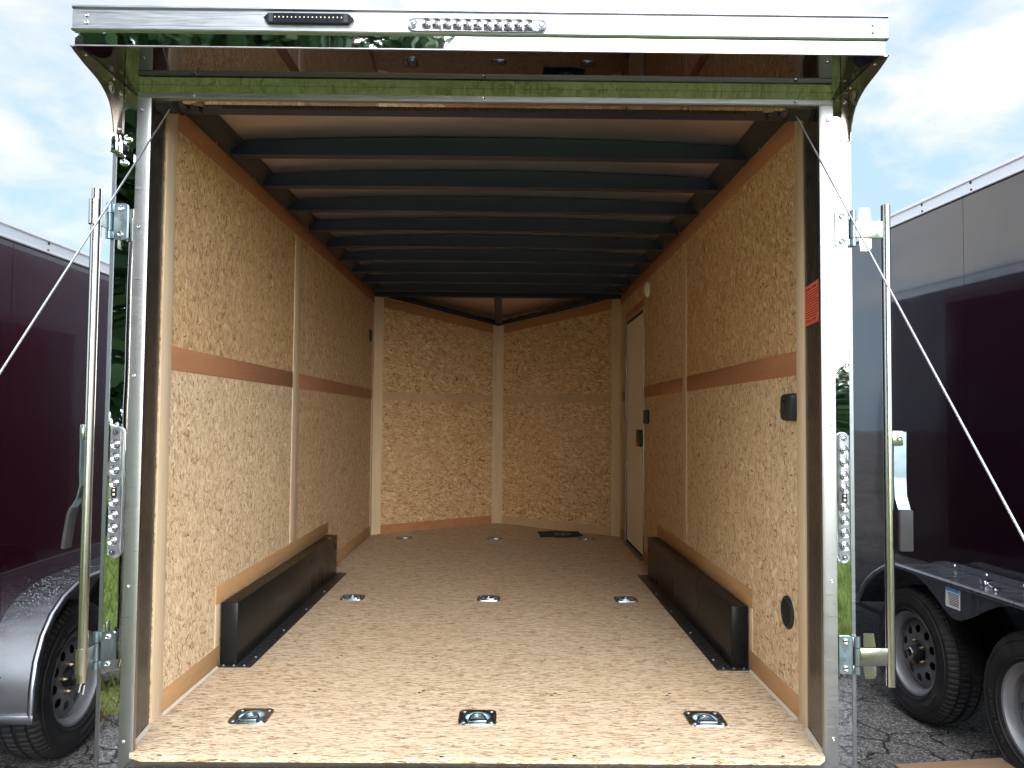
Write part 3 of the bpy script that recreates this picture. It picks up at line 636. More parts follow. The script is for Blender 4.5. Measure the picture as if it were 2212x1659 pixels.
def rivet_mesh(axis, r=.0055):
    return MB().lathe([(0, r), (-.0018, r * .95), (-.0034, r * .62), (-.0030, r * .34), (-.0018, r * .30), (-.0018, .0002)], 14, (0, 0, 0), axis)
ry = rivet_mesh('y').build('rivet', 'chrome', T)
first = True
def put(src, loc, parent=T, rot=None):
    global first
    o = src if first else src.copy()
    if not first: COL.objects.link(o)
    first = False
    o.parent = parent; o.location = tuple(p + q for p, q in zip(loc, shift_of(parent)))
    if rot: o.rotation_euler = rot
    return o
for s in (-1, 1):
    for z in (2.0255, 2.0055): put(ry, (s * 1.048, -.2575, z))
    for z in (.03, .47, 1.08, 1.52, 1.87)if s < 0 else (.05, .50, .95, 1.33, 1.86): put(ry, (s * (1.012 if s < 0 else 1.026), -.0072, z))
for x in (-.86, .0, .93): put(ry, (x, -.0076, 1.9145))
# screws in boards
first = True
sc_ = MB().lathe([(0, .0045), (-.0012, .0042), (-.0008, .0016), (-.0008, .0002)], 10, (0, 0, 0), 'x').build('panel_screw', 'zinc', T)
for s in (-1, 1):
    for y, z in ((.52, .52), (.42, .27), (1.10, .70), (1.15, .22), (1.2, 1.5), (2.6, .9), (2.4, 1.4), (.8, 1.42), (3.0, .45)): put(sc_, (s * (W - .0004), y, z), rot=(0, 0, 0 if s > 0 else math.pi))
first = True
fs_ = MB().lathe([(0, .0062), (.0008, .0058), (.0004, .003), (.0004, .0002)], 12, (0, 0, 0), 'z').build('floor_screw', 'dring_zinc', T)
for y in (.48, .88, 1.55, 2.3):
    for x in (-.62, -.24, .24, .64):
        j = .03 * math.sin(x * 31 + y * 17)
        put(fs_, (x + j, y + j, .0003)); put(fs_, (x + j + .012, y + j + .02, .0003))
for x in (-.9, -.52, -.1, .28, .62, .88): put(fs_, (x, -.018 + .008 * math.sin(x * 9), .0003))

# recessed tie-down rings
rg = joint('tie_down_ring', T, (RING_X[0], RING_Y[0], 0))
pl_ = MB().holed(rrect(0, 0, .060, .062, .022), [circ(0, 0, .041, 28)], lambda u, v: (u, v, .0042), 0, None)
pr = rrect(0, 0, .060, .062, .022); n_ = len(pr)
pl_.add([(x, y, .0042) for x, y in pr] + [(x * 1.025, y * 1.025, .0003) for x, y in pr], [(i, (i + 1) % n_, n_ + (i + 1) % n_, n_ + i) for i in range(n_)])
pl_.build('ring_plate', 'dring_zinc', rg)
MB().lathe([(.0042, .041), (.0048, .0425), (.002, .039), (-.010, .036), (-.017, .026), (-.0185, .0005)], 28, (0, 0, 0), 'z').build('ring_dish', 'dring_dish', rg)
rn = MB(); ang = [math.pi * k / 14 for k in range(15)]
rn.tube([(-.027, -.036, .004)] + [(-.027 * math.cos(a) , -.030 + .044 * math.sin(a), -.002 + .0085 * math.sin(a)) for a in ang] + [(.027, -.036, .004), (0, -.036, .0045), (-.027, -.036, .004)], .0052, 8)
rn.build('ring', 'zinc', rg)
MB().box((-.030, -.047, .004), (.030, -.034, .0098), .003).build('ring_keeper', 'dring_zinc', rg)
for x, y in ((-.044, -.046), (.044, -.046), (-.044, .046), (.044, .046)):
    MB().lathe([(.0042, .0085), (.0065, .0075), (.0075, .004), (.006, .0018), (.006, .0003)], 12, (x, y, 0), 'z').build('ring_bolt', 'zinc', rg)
for x in RING_X:
    for y in RING_Y:
        if (x, y) != (RING_X[0], RING_Y[0]): dup(rg, T, (x, y, 0))

# side door in the right wall
dr = MB().box((W + .001, DY0 + .022, .03), (W + .03, DY1 - .025, DZ - .03)); door = part(dr, 'side_door', 'door_skin', smooth=0)
sd0 = door.location.copy()
def sub_(mb, name, mt, par): o = mb.build(name, mt, par); o.location = (0, 0, 0); return o
sl_ = MB()
for a, c in (((DY0 + .008, .012), (DY0 + .0215, DZ - .012)), ((DY1 - .0245, .012), (DY1 - .010, DZ - .012)), ((DY0 + .0220, DZ - .0295), (DY1 - .025, DZ - .012)), ((DY0 + .022, .012), (DY1 - .025, .0295))):
    sl_.box((W - .0015, a[0], a[1]), (W + .012, c[0], c[1]))
sub_(sl_, 'door_seal', 'rubber', door)
df = MB()
df.box((W - .006, DY1 - .0095, 0.001), (W + .012, DY1 + .012, DZ + .010)); df.box((W - .006, DY0 - .010, 0.001), (W + .012, DY0 + .0075, DZ + .010))
sub_(df, 'door_frame', 'aluminium', door)
df = MB(); df.box((W - .006, DY0 + .008, 0.001), (W + .012, DY1 - .010, .0115)); df.box((W - .03, DY0 - .01, .0012), (W - .0065, DY1 + .012, .004)); sub_(df, 'door_sill', 'aluminium', door)
dh = MB(); yz(dh, 1, DY0 - .03, DY1 + .03, DZ + .0105, DZ + .062, .004, .003, .001); sub_(dh, 'door_header', 'luan', door)
hd = MB(); hd.box((W - .022, 3.20, .775), (W + .001, 3.375, .895), .008); hdo = sub_(hd, 'door_handle', 'black_plastic', door)
rl_ = MB(); rl_.box((W - .0265, 3.235, .785), (W - .0222, 3.31, .812), .002); sub_(rl_, 'door_lock', 'red_plastic', door)
# fittings on the walls
sw = MB().box((W - .026, 2.945, .938), (W - .0002, 3.035, 1.032), .010); part(sw, 'light_switch', 'black_plastic')
dl = MB().lathe([(0, .052), (-.010, .053), (-.018, .046), (-.026, .030), (-.029, .0005)], 28, (W - .0002, 2.985, 1.845), 'x'); part(dl, 'dome_lamp', 'white_plastic')
bx_ = MB(); pr = rrect(0, 0, .05, .046, .016, 5)
def shell(u, v, k, h): return (W - h, .308 + u * k, 1.010 + v * k)
rings = [(1.0, .0002), (1.0, .010), (.94, .022), (.80, .028), (.4, .030)]
n_ = len(pr)
bx_.v = [shell(u, v, k, h) for k, h in rings for u, v in pr]
for j in range(len(rings) - 1):
    for i in range(n_): bx_.f.append((j * n_ + i, j * n_ + (i + 1) % n_, (j + 1) * n_ + (i + 1) % n_, (j + 1) * n_ + i))
bx_.f.append(tuple(range((len(rings) - 1) * n_, len(rings) * n_)))
vb = part(bx_, 'wall_vent_cover', 'black_plastic')
em = MB()
for (a, c) in (((.300, .992), (.3035, 1.028)), ((.300, .990), (.318, .994)), ((.296, 1.026), (.312, 1.030))): em.box((W - .0315, a[0], a[1]), (W - .0301, c[0], c[1]))
sub_(em, 'cover_emblem', 'lens_black', vb)
def round_vent(s, y, z, r):
    vt = MB(); vt.lathe([(0, r), (-.006, r * .99), (-.009, r * .90), (-.0085, r * .78), (-.002, r * .76)], 36, (0, 0, 0), 'x')
    ns = 9
    for k in range(ns):
        zz = (-1 + 2 * (k + .5) / ns) * r * .76; hw = math.sqrt(max(0, (r * .77) ** 2 - zz * zz))
        vt.box((-.0075, -hw, zz - r * .035), (-.003, hw, zz + r * .05))
    vt.box((-.0078, -r * .05, -r * .76), (-.003, r * .05, r * .76))
    vt.lathe([(-.0012, r * .8), (-.0012, .0003)], 36, (0, 0, 0), 'x')
    vt.xf(lambda x, yy, zz: (s * (W + x - .0002), y + yy, z + zz)); return part(vt, 'round_vent', 'black_plastic')
round_vent(1, .362, .322, .055); round_vent(-1, 4.085, 1.63, .052)
# warning sticker on the right jamb
def jamb_pt(y, z, off): x = 1.007 + (W + .002 - 1.007) * (y - .002) / .203; return (x - off, y, z)
y0, y1, z0, z1 = .022, .196, 1.266, 1.392
stk = MB().add([jamb_pt(y0, z0, .0006), jamb_pt(y1, z0, .0006), jamb_pt(y1, z1, .0006), jamb_pt(y0, z1, .0006)], [(0, 1, 2, 3)]); stk = part(stk, 'warning_sticker', 'warning_orange', smooth=0, recalc=False)
pb = MB()
vs, fs = text_mesh('WARNING - EXTREME - CA', .0128, .0, 1.0, .0002)
for zc_ in (z1 - .014, z0 + .012): pb.add([jamb_pt((y0 + y1) / 2 - p[0], zc_ + p[1], .0012) for p in vs], fs)
for k in range(11):
    zz = z1 - .026 - k * .0078; e = y0 + .012 + (.018 * abs(math.sin(k * 2.7)) if k in (3, 7, 10) else 0)
    pb.add([jamb_pt(e, zz, .0012), jamb_pt(y1 - .010, zz, .0012), jamb_pt(y1 - .010, zz + .0030, .0012), jamb_pt(e, zz + .0030, .0012)], [(0, 1, 2, 3)])
for (ya, yb, za, zb) in ((y0 + .004, y1 - .004, z0 + .003, z0 + .0042), (y0 + .004, y1 - .004, z1 - .0042, z1 - .003), (y1 - .0052, y1 - .004, z0 + .003, z1 - .003)):
    pb.add([jamb_pt(ya, za, .0012), jamb_pt(yb, za, .0012), jamb_pt(yb, zb, .0012), jamb_pt(ya, zb, .0012)], [(0, 1, 2, 3)])
sub_(pb, 'sticker_print', 'print_black', stk)

# ramp spring shaft with cable drums, cables, ramp
zs, ys = 1.927, .072
prof = []
for k in range(170):
    x = -.80 + 1.60 * k / 169 ; 
    prof += [(x - .0042, .0165), (x - .0015, .0205), (x + .0015, .0205), (x + .0042, .0165)]
part(MB().lathe(prof, 12, (0, ys, zs), 'x'), 'torsion_spring', 'dark_steel')
part(MB().tube([(-1.02, ys, zs), (1.02, ys, zs)], .0125, 12), 'spring_shaft', 'dark_steel')
for s in (-1, 1):
    prof = [(-.046, .012), (-.046, .038), (-.040, .041), (-.037, .041)]
    for k in range(9): prof += [(-.034 + k * .0066, .0325), (-.0315 + k * .0066, .0355)]
    prof += [(.027, .036), (.030, .041), (.034, .041), (.036, .030), (.050, .026), (.055, .022), (.055, .012)]
    d_ = MB().lathe(prof, 26, (0, 0, 0), 'x'); d_.xf(lambda x, y, z: (s * (.965 - x), ys + y, zs + z)); part(d_, 'cable_drum', 'dark_steel')
    bk = MB().box((s * .872, ys - .012, zs - .030), (s * .880, .1, zs + .045), .002); part(bk, 'shaft_bracket', 'dark_steel')
    part(MB().tube([(s * .882, ys - .022, zs - .016), (s * .850, ys - .028, zs - .020)], .006, 8), 'set_screw', 'copper')
    p0, p1 = Vector((s * .955, ys - .02, zs - .032)), Vector((s * 1.095, -1.75, -.34))
    part(MB().tube([p0, p0.lerp(p1, .33), p0.lerp(p1, .66), p1], .0026, 8), 'lift_cable', 'cable_steel')
rmp = MB().add([(x, y, z) for x in (-.99, .99) for (y, z) in ((-.070, -.055), (-1.80, -.42), (-.070, -.10), (-1.80, -.475))], [(0, 1, 5, 4), (2, 6, 7, 3), (0, 2, 3, 1), (4, 5, 7, 6), (0, 4, 6, 2), (1, 3, 7, 5)])
ramp = part(rmp, 'ramp_door', 'ramp_deck', smooth=0)
fp = MB().add([(x, y, z) for x in (-1.0, 1.0) for (y, z) in ((-1.803, -.43), (-2.05, GZ + .012), (-1.803, -.445), (-2.05, GZ + .002))], [(0, 1, 5, 4), (2, 6, 7, 3), (0, 2, 3, 1), (4, 5, 7, 6), (0, 4, 6, 2), (1, 3, 7, 5)])
sub_(fp, 'ramp_flap', 'aluminium_long', ramp)
for s in (-1, 1):
    be = MB().box((s * .991, -1.80, -.47), (s * 1.047, -1.70, -.38), .003).tube([(s * 1.047, -1.75, -.36), (s * 1.10, -1.75, -.34)], .006, 8); sub_(be, 'cable_anchor', 'zinc', ramp)

# polished gussets under the roof lip
curve = [(-.250, 1.9475), (-.242, 1.938), (-.200, 1.9335), (-.160, 1.926), (-.120, 1.9195), (-.085, 1.912), (-.060, 1.903), (-.042, 1.889), (-.028, 1.872), (-.019, 1.850), (-.013, 1.825), (-.009, 1.800)]
curve = [(-.252, 1.9465), (-.232, 1.9395), (-.190, 1.930), (-.150, 1.9235), (-.112, 1.917), (-.085, 1.908), (-.063, 1.897), (-.045, 1.884), (-.032, 1.868), (-.022, 1.846), (-.015, 1.822), (-.011, 1.800)]
for s in (-1, 1):
    gu = MB().prism(curve + [(-.003, 1.800), (-.003, 1.9465)], 'x', s * 1.0905, s * 1.0935); g = part(gu, 'corner_gusset', 'polished_gusset', smooth=0)
    fl_ = MB(); fl_.box((s * 1.069, -.0045, 1.800), (s * 1.0904, -.0028, 1.9465)); fl_.box((s * 1.069, -.248, 1.9445), (s * 1.0904, -.006, 1.9465)); sub_(fl_, 'gusset_flange', 'polished_gusset', g)
    for z in (1.812, 1.916):
        q = rivet_mesh('y', .0048); q.xf(lambda x, y, z_: (x + s * 1.078, y - .0045, z_ + z)); sub_(q, 'gusset_rivet', 'chrome', g)
    for y in (-.20, -.045):
        q = rivet_mesh('z', .0048); q.xf(lambda x, y_, z_: (x + s * 1.079, y_ + y, z_ + 1.9445)); sub_(q, 'gusset_rivet', 'chrome', g)
    oc_ = circ(-.036, 1.9235, .0175, 8, .0165, rad(22.5)); oi = circ(-.036, 1.9235, .0148, 8, .0138, rad(22.5))
    eb_ = MB().holed(oc_, [oi], lambda u, v: (s * 1.0895, u, v), 0, None)
    for (ya, yb, za, zb) in ((-.036, -.0335, 1.912, 1.934), (-.043, -.026, 1.9315, 1.934), (-.0445, -.042, 1.9125, 1.927), (-.0445, -.038, 1.9125, 1.915)):
        eb_.box((s * 1.0891, ya, za), (s * 1.0902, yb, zb))
    sub_(eb_, 'gusset_emblem', 'rail_aluminium', g)

# lamps
def stadium(hl, r, n=10):
    return [(hl - r + r * math.cos(rad(-90 + 180 * k / n)), r * math.sin(rad(-90 + 180 * k / n))) for k in range(n + 1)] + [(-hl + r + r * math.cos(rad(90 + 180 * k / n)), r * math.sin(rad(90 + 180 * k / n))) for k in range(n + 1)]
def lamp(name, n_cups, hl, r, cup_r, place, gap_mid=False, kinds=None):
    """strip lamp: back plate, reflector cups under a clear cover, end screws; local u along, v across, w outwards"""
    j = joint(name, T)
    sh = shift_of(T)
    j.location = sh
    def go(mb, nm, mt):
        mb.xf(lambda u, v, w_: place(u, v, w_)); return mb.build(nm, mt, j)
    go(MB().prism(stadium(hl, r), 'z', 0.0006, .004), 'lamp_plate', 'lamp_base')
    cv = MB(); prof = [(1.0, .0042), (1.0, .009), (.90, .0135), (.70, .0150)]
    P = stadium(hl - .001, r - .0012); n0 = len(P)
    for k, h in prof:
        for (u, v) in P:
            uu = (abs(u) - (1 - k) * r) * (1 if u > 0 else -1); cv.v.append((uu, v * k, h))
    for q in range(len(prof) - 1):
        for i in range(n0): cv.f.append((q * n0 + i, q * n0 + (i + 1) % n0, (q + 1) * n0 + (i + 1) % n0, (q + 1) * n0 + i))
    cv.f.append(tuple(range((len(prof) - 1) * n0, len(prof) * n0))); cv.f.append(tuple(range(n0)))
    go(cv, 'lamp_cover', 'clear_lens')
    span = 2 * (hl - 2.25 * r); 
    for k in range(n_cups):
        u = -span / 2 + span * (k + .5) / n_cups
        if gap_mid: u += (.5 if k >= n_cups / 2 else -.5) * r * .9
        pr = []
        for q in range(5): rr = cup_r * (1 - q / 5); pr += [(.0145 + .0026 * (q % 2 == 0) + .0008 * q, rr), (.0162 + .0008 * q, rr * .9)]
        pr += [(.0165, .0004)]
        go(MB().lathe([(.0142, cup_r * 1.02)] + pr, 20, (u, 0, 0), 'z'), 'lamp_lens', 'reflector_cup')
    for e in (-1, 1):
        go(MB().lathe([(.0151, .0052), (.0165, .0048), (.0168, .0022), (.0158, .0018), (.0158, .0003)], 12, (e * (hl - r), 0, 0), 'z'), 'lamp_screw', 'chrome')
        go(MB().lathe([(.0150, .0075), (.0156, .0078), (.0154, .0062)], 16, (e * (hl - r), 0, 0), 'z'), 'screw_seat', 'lens_black')
    if gap_mid:
        go(MB().prism(stadium(.0165, .0078), 'z', .0148, .0160), 'lamp_window', 'lens_black')
        for e in (-1, 1): go(MB().box((e * .006 - .003, -.003, .0161), (e * .006 + .003, .003, .0172), .0008), 'lamp_chip', 'led_chip')
    return j
for s in (-1, 1):
    xc = -1.056 if s < 0 else 1.062
    lamp('tail_lamp', 8, .191, .0185, .0135, lambda u, v, w_, xc=xc: (xc + v, -.0012 - w_, .742 + u), True)
lamp('marker_lamp_bar', 11, .186, .0165, .0118, lambda u, v, w_: (-.0105 + u, -.2580 - w_, 2.0085 + v))
blk = MB(); po = [(-.119, 0.0), (-.105, .0125), (.105, .0125), (.119, 0.0), (.105, -.0125), (-.105, -.0125)]
blk.prism(po, 'y', -.2582, -.270); blk.xf(lambda x, y, z: (x - .458, y, z + 2.0195)); bl = part(blk, 'scene_lamp', 'lens_black', smooth=0)
for k in range(17):
    x = -.458 - .088 + .176 * k / 16; q = MB().box((x - .0012, -.2708, 2.0192), (x + .0012, -.2701, 2.0225)); sub_(q, 'lamp_chip', 'led_chip', bl)
for e in (-1, 1):
    q = MB().box((-.458 + e * .0935, -.2706, 2.008), (-.458 + e * .1045, -.2701, 2.0315)); sub_(q, 'lamp_end', 'black_plastic', bl)

# bar locks: hinge plates, arms, tubes, handles
def hinge(s, z, arm_fwd):
    j = joint('lock_hinge', T); j.location = shift_of(T)
    xa, xb = (1.047, 1.0855)
    pp = rrect((xa + xb) / 2, z, (xb - xa) / 2, .054, .008, 4)
    pl2 = MB().prism(pp, 'y', -.0016, -.0052); pl2.xf(lambda x, y, z_: (s * x, y, z_)); pl2.build('hinge_plate', 'zinc', j)
    for e in (-1, 1):
        bo = MB().lathe([(0, .0085), (-.003, .0082), (-.0052, .0055), (-.0045, .0034), (-.0030, .0032), (-.003, .0003)], 16, (s * 1.0655, -.0052, z + e * .0385), 'y'); bo.build('hinge_bolt', 'chrome', j)
    vs, fs = text_mesh('IMPERIAL', .0115, .0003, 1.05)
    tx = MB().add([(s * 1.061 + p[1] * 1, -.0056 - p[2], z - .002 - p[0]) for p in vs] if s > 0 else [(s * 1.061 - p[1], -.0056 - p[2], z - .002 + p[0]) for p in vs], fs); tx.build('hinge_lettering', 'dring_zinc', j)
    kn = MB()
    xk = s * 1.0975
    for (za, zb) in ((z - .052, z - .030), (z - .028, z + .022), (z + .024, z + .054)):
        kn.lathe([(za, .0005), (za, .0085), (zb, .0085), (zb, .0005)], 16, (xk, -.010, 0), 'z')
    kn.build('hinge_knuckle', 'zinc', j)
    tab = MB().box((s * 1.0850, -.0075, z + .026), (s * 1.0950, -.0025, z + .052), .001).box((s * 1.0850, -.0075, z - .052), (s * 1.0950, -.0025, z - .030), .001); tab.build('hinge_tab', 'zinc', j)
    if arm_fwd:                                   # swung towards the camera
        am = MB().box((xk - s * .004, -.105, z - .027), (xk, -.012, z + .021), .001); am.build('hinge_arm', 'zinc_yellow', j)
        fk = MB().box((xk + s * .0005, -.075, z - .070), (xk + s * .004, -.048, z + .066), .002); fk.build('hinge_fork', 'zinc_yellow', j)
    else:
        am = MB().box((s * 1.1050, -.014, z - .028), (s * 1.184, -.010, z + .022), .001); am.build('hinge_arm', 'zinc_yellow', j)
        fk = MB().prism([(x, zz + z) for x, zz in ((1.115, -.030), (1.119, -.066), (1.145, -.066), (1.152, -.056), (1.152, -.030))], 'y', -.0095, -.0060); fk.prism([(x, zz + z) for x, zz in ((1.115, .024), (1.116, .060), (1.121, .063), (1.146, .063), (1.151, .024))], 'y', -.0095, -.0060); fk.xf(lambda x, y, z_: (s * x, y, z_)); fk.build('hinge_fork', 'zinc_yellow', j)
for z in (1.535, .288): hinge(1, z, False); hinge(-1, z, True)
def lock_bar(s, x, y, z0, z1, edge):
    j = joint('lock_bar', T); j.location = shift_of(T)
    MB().lathe([(z0, .0105), (z0, .0132), (z1, .0132), (z1, .0105), (z1 - .01, .0100)], 20, (x, y, 0), 'z').build('lock_tube', 'zinc_yellow', j)
    MB().lathe([(z1 - .004, .0104), (z1 + .0015, .0100), (z1 + .002, .0003)], 16, (x, y, 0), 'z').build('tube_cap', 'black_plastic', j)
    if edge:
        for zz in (1.535, .29):
            MB().lathe([(zz - .035, .0135), (zz - .035, .0165), (zz + .035, .0165), (zz + .035, .0135)], 18, (x - .003, y, 0), 'z').build('bar_sleeve', 'zinc_yellow', j)
        MB().box((x - .018, y - .014, .895), (x - .008, y + .012, .938), .002).build('handle_bracket', 'zinc_yellow', j)
        path = [(x - .014, y - .002, .93), (x - .012, y - .002, .88), (x - .012, y - .002, .82), (x - .010, y - .002, .77), (x - .018, y - .002, .735), (x - .036, y - .003, .705)]
        st_ = MB()
        for a, c in zip(path[:-1], path[1:]): st_.add([(a[0] - .002, a[1] - .018, a[2]), (a[0] + .002, a[1] - .018, a[2]), (a[0] + .002, a[1] + .018, a[2]), (a[0] - .002, a[1] + .018, a[2]), (c[0] - .002, c[1] - .018, c[2]), (c[0] + .002, c[1] - .018, c[2]), (c[0] + .002, c[1] + .018, c[2]), (c[0] - .002, c[1] + .018, c[2])], [(0, 1, 5, 4), (1, 2, 6, 5), (2, 3, 7, 6), (3, 0, 4, 7)])
        st_.build('handle_strap', 'zinc', j)
        gp = [(-.036, .712), (-.044, .695), (-.052, .64), (-.057, .600), (-.048, .597), (-.043, .64), (-.036, .69), (-.030, .706)]
        MB().prism([(x + a, c) for a, c in gp], 'y', y - .020, y + .018).build('handle_grip', 'rubber', j)
    else:
        MB().box((x + .010, y - .006, .895), (x + .042, y - .002, .938), .003).build('handle_bracket', 'zinc_yellow', j)
        MB().lathe([(0, .008), (-.003, .0078), (-.005, .005), (-.0035, .0028), (-.0035, .0003)], 14, (x + .0295, y - .006, .916), 'y').build('bracket_bolt', 'chrome', j)
        cs = [(.0, .935), (.0, .87), (.001, .80), (-.002, .745), (-.012, .715), (-.020, .703)]
        st_ = MB()
        for i, ((a, za), (c, zb)) in enumerate(zip(cs[:-1], cs[1:])):
            wv_ = lambda z: -.003 if z > .9 else (-.0045 if z > .73 else -.001)
            x0a, x0c = x + .022 + wv_(za), x + .022 + wv_(zb)
            st_.add([(x0a, y + .002 + a, za), (x0a + .036, y + .002 + a, za), (x0a + .036, y + .007 + a, za), (x0a, y + .007 + a, za), (x0c, y + .002 + c, zb), (x0c + .036, y + .002 + c, zb), (x0c + .036, y + .007 + c, zb), (x0c, y + .007 + c, zb)], [(0, 1, 5, 4), (1, 2, 6, 5), (2, 3, 7, 6), (3, 0, 4, 7)])
        st_.build('handle_strap', 'zinc', j)
        gp = MB().box((x + .020, y - .024, .590), (x + .060, y - .009, .710), .004); gp.build('handle_grip', 'rubber', j)
    return j
lock_bar(1, 1.196, -.006, .200, 1.606, False)
lock_bar(-1, -1.083, -.112, .232, 1.600, True)
MB().tube([(-1.083, -.112, .232), (-1.089, -.112, .205), (-1.078, -.112, .200), (-1.074, -.112, .225)], .0025, 6).build('bar_clip', 'chrome', T).location = shift_of(T)
# chrome keeper latch high on the left post
j = joint('door_holdback', T); j.location = shift_of(T)
MB().box((-1.094, -.030, 1.735), (-1.070, -.0025, 1.793), .006).build('holdback_cup', 'chrome', j)
MB().add([(x, y, z) for (x, z) in ((-1.078, 1.775), (-1.060, 1.768), (-1.032, 1.735), (-1.032, 1.712), (-1.046, 1.722), (-1.078, 1.748)) for y in (-.012, -.0015)], [(0, 2, 4, 6, 8, 10), (11, 9, 7, 5, 3, 1), (0, 1, 3, 2), (2, 3, 5, 4), (4, 5, 7, 6), (6, 7, 9, 8), (8, 9, 11, 10), (10, 11, 1, 0)]).build('holdback_lever', 'chrome', j, smooth=25)
MB().box((-1.062, -.0135, 1.742), (-1.046, -.0121, 1.760), .001).build('holdback_slot', 'lens_black', j)
for (x, z) in ((-1.062, 1.712), (-1.054, 1.783)): MB().lathe([(0, .011), (-.006, .0105), (-.008, .006), (-.006, .003), (-.006, .0003)], 16, (x, -.0015, z), 'y').build('holdback_bolt', 'chrome', j)

# ================================================================ WHEELS
RW = .335
def make_wheel(parent, lettering):
    """axis along local x, outer face towards +x"""
    j = joint('wheel', parent)
    tw = .100
    prof = [(-tw * .80, .195), (-tw * 1.02, .235), (-tw * 1.06, .275), (-tw * .98, .312), (-tw * .80, .330), (-tw * .60, .335), (-tw * .58, .327), (-tw * .50, .327), (-tw * .48, .337), (-tw * .10, .338), (-tw * .08, .328), (tw * .08, .328), (tw * .10, .338), (tw * .48, .337), (tw * .50, .327), (tw * .58, .327), (tw * .60, .335), (tw * .80, .330), (tw * .98, .312), (tw * 1.06, .275), (tw * 1.02, .235), (tw * .88, .205), (tw * .80, .195)]
    def rf(jj, k, r):
        if jj in (4, 5, 17, 16) : return r - (.0050 if k % 4 == 0 else 0)
        if jj in (8, 9) : return r - (.006 if (k + 1) % 4 == 0 else 0)
        if jj in (12, 13) : return r - (.006 if (k + 2) % 4 == 0 else 0)
        if jj in (3, 18): return r - (.0035 if k % 4 == 0 else 0)
        return r
    MB().lathe(prof, 280, (0, 0, 0), 'x', rfun=rf).build('tyre', 'tyre_rubber', j, smooth=28)
    rb = MB()
    for rr in (.222, .292): rb.lathe([(tw * (1.035 if rr < .25 else 1.02) - .002, rr - .003), (tw * (1.045 if rr < .25 else 1.045) + .0008, rr), (tw * (1.035 if rr < .25 else 1.02) - .002, rr + .003)], 80, (0, 0, 0), 'x')
    rb.build('sidewall_rib', 'tyre_rubber', j)
    for body, a0, size in lettering:
        vs, fs = text_mesh(body, size, .0012, 1.12)
        def bend(p):
            a = a0 - p[0] / .258; r = .252 + p[1]
            return (tw * 1.045 + .0006 + p[2] + (.0012 if r < .27 else -.0005), r * math.cos(a), r * math.sin(a))
        MB().add([bend(p) for p in vs], fs).build('sidewall_lettering', 'tyre_letters', j, smooth=0)
    # rim barrel
    MB().lathe([(tw * .86, .203), (tw * .92, .207), (tw * .90, .197), (tw * .74, .190), (tw * .62, .176), (tw * .20, .172), (-tw * .7, .176)], 64, (0, 0, 0), 'x').build('rim_barrel', 'rim_paint', j)
    holes = [circ(.121 * math.cos(2 * math.pi * k / 10), .121 * math.sin(2 * math.pi * k / 10), .0205, 18) for k in range(10)]
    dk = MB().holed(circ(0, 0, .176, 60), holes + [circ(0, 0, .045, 24)], lambda u, v: (0, u, v), 0, None)
    def dish(x, y, z):
        r = math.hypot(y, z); h = .030 - .020 * min(1, max(0, (r - .13) / .046)) + .004 * math.cos(min(1, max(0, (r - .07) / .05)) * math.pi)
        if r < .075: h = .018 + .012 * max(0, (r - .06) / .015)
        return (tw * .28 + h, y, z)
    dk.xf(dish); dk.build('rim_disc', 'rim_paint', j, smooth=50)
    MB().lathe([(tw * .1, .150), (tw * .1, .0003)], 32, (0, 0, 0), 'x').build('brake_drum', 'dark_steel', j)
    MB().lathe([(tw * .35, .042), (tw * .75, .040), (tw * .78, .036), (tw * .80, .030), (tw * 1.02, .0285), (tw * 1.05, .026), (tw * 1.05, .015), (tw * 1.00, .014), (tw * 1.00, .0003)], 28, (0, 0, 0), 'x').build('hub_cap', 'dark_steel', j)
    MB().lathe([(tw * .90, .0288), (tw * 1.02, .0290), (tw * 1.055, .0265), (tw * 1.055, .0185)], 28, (0, 0, 0), 'x').build('hub_ring', 'chrome', j)
    nut = None
    for k in range(5):
        a = 2 * math.pi * k / 5 + .3
        if nut is None: nut = MB().lathe([(0, .0105), (.016, .0100), (.022, .007), (.030, .005), (.030, .0003)], 6, (0, 0, 0), 'x').build('lug_nut', 'copper', j, smooth=20)
        else: nut = nut.copy(); COL.objects.link(nut); nut.parent = j
        nut.location = (tw * .28 + .022, .060 * math.cos(a), .060 * math.sin(a))
    return j

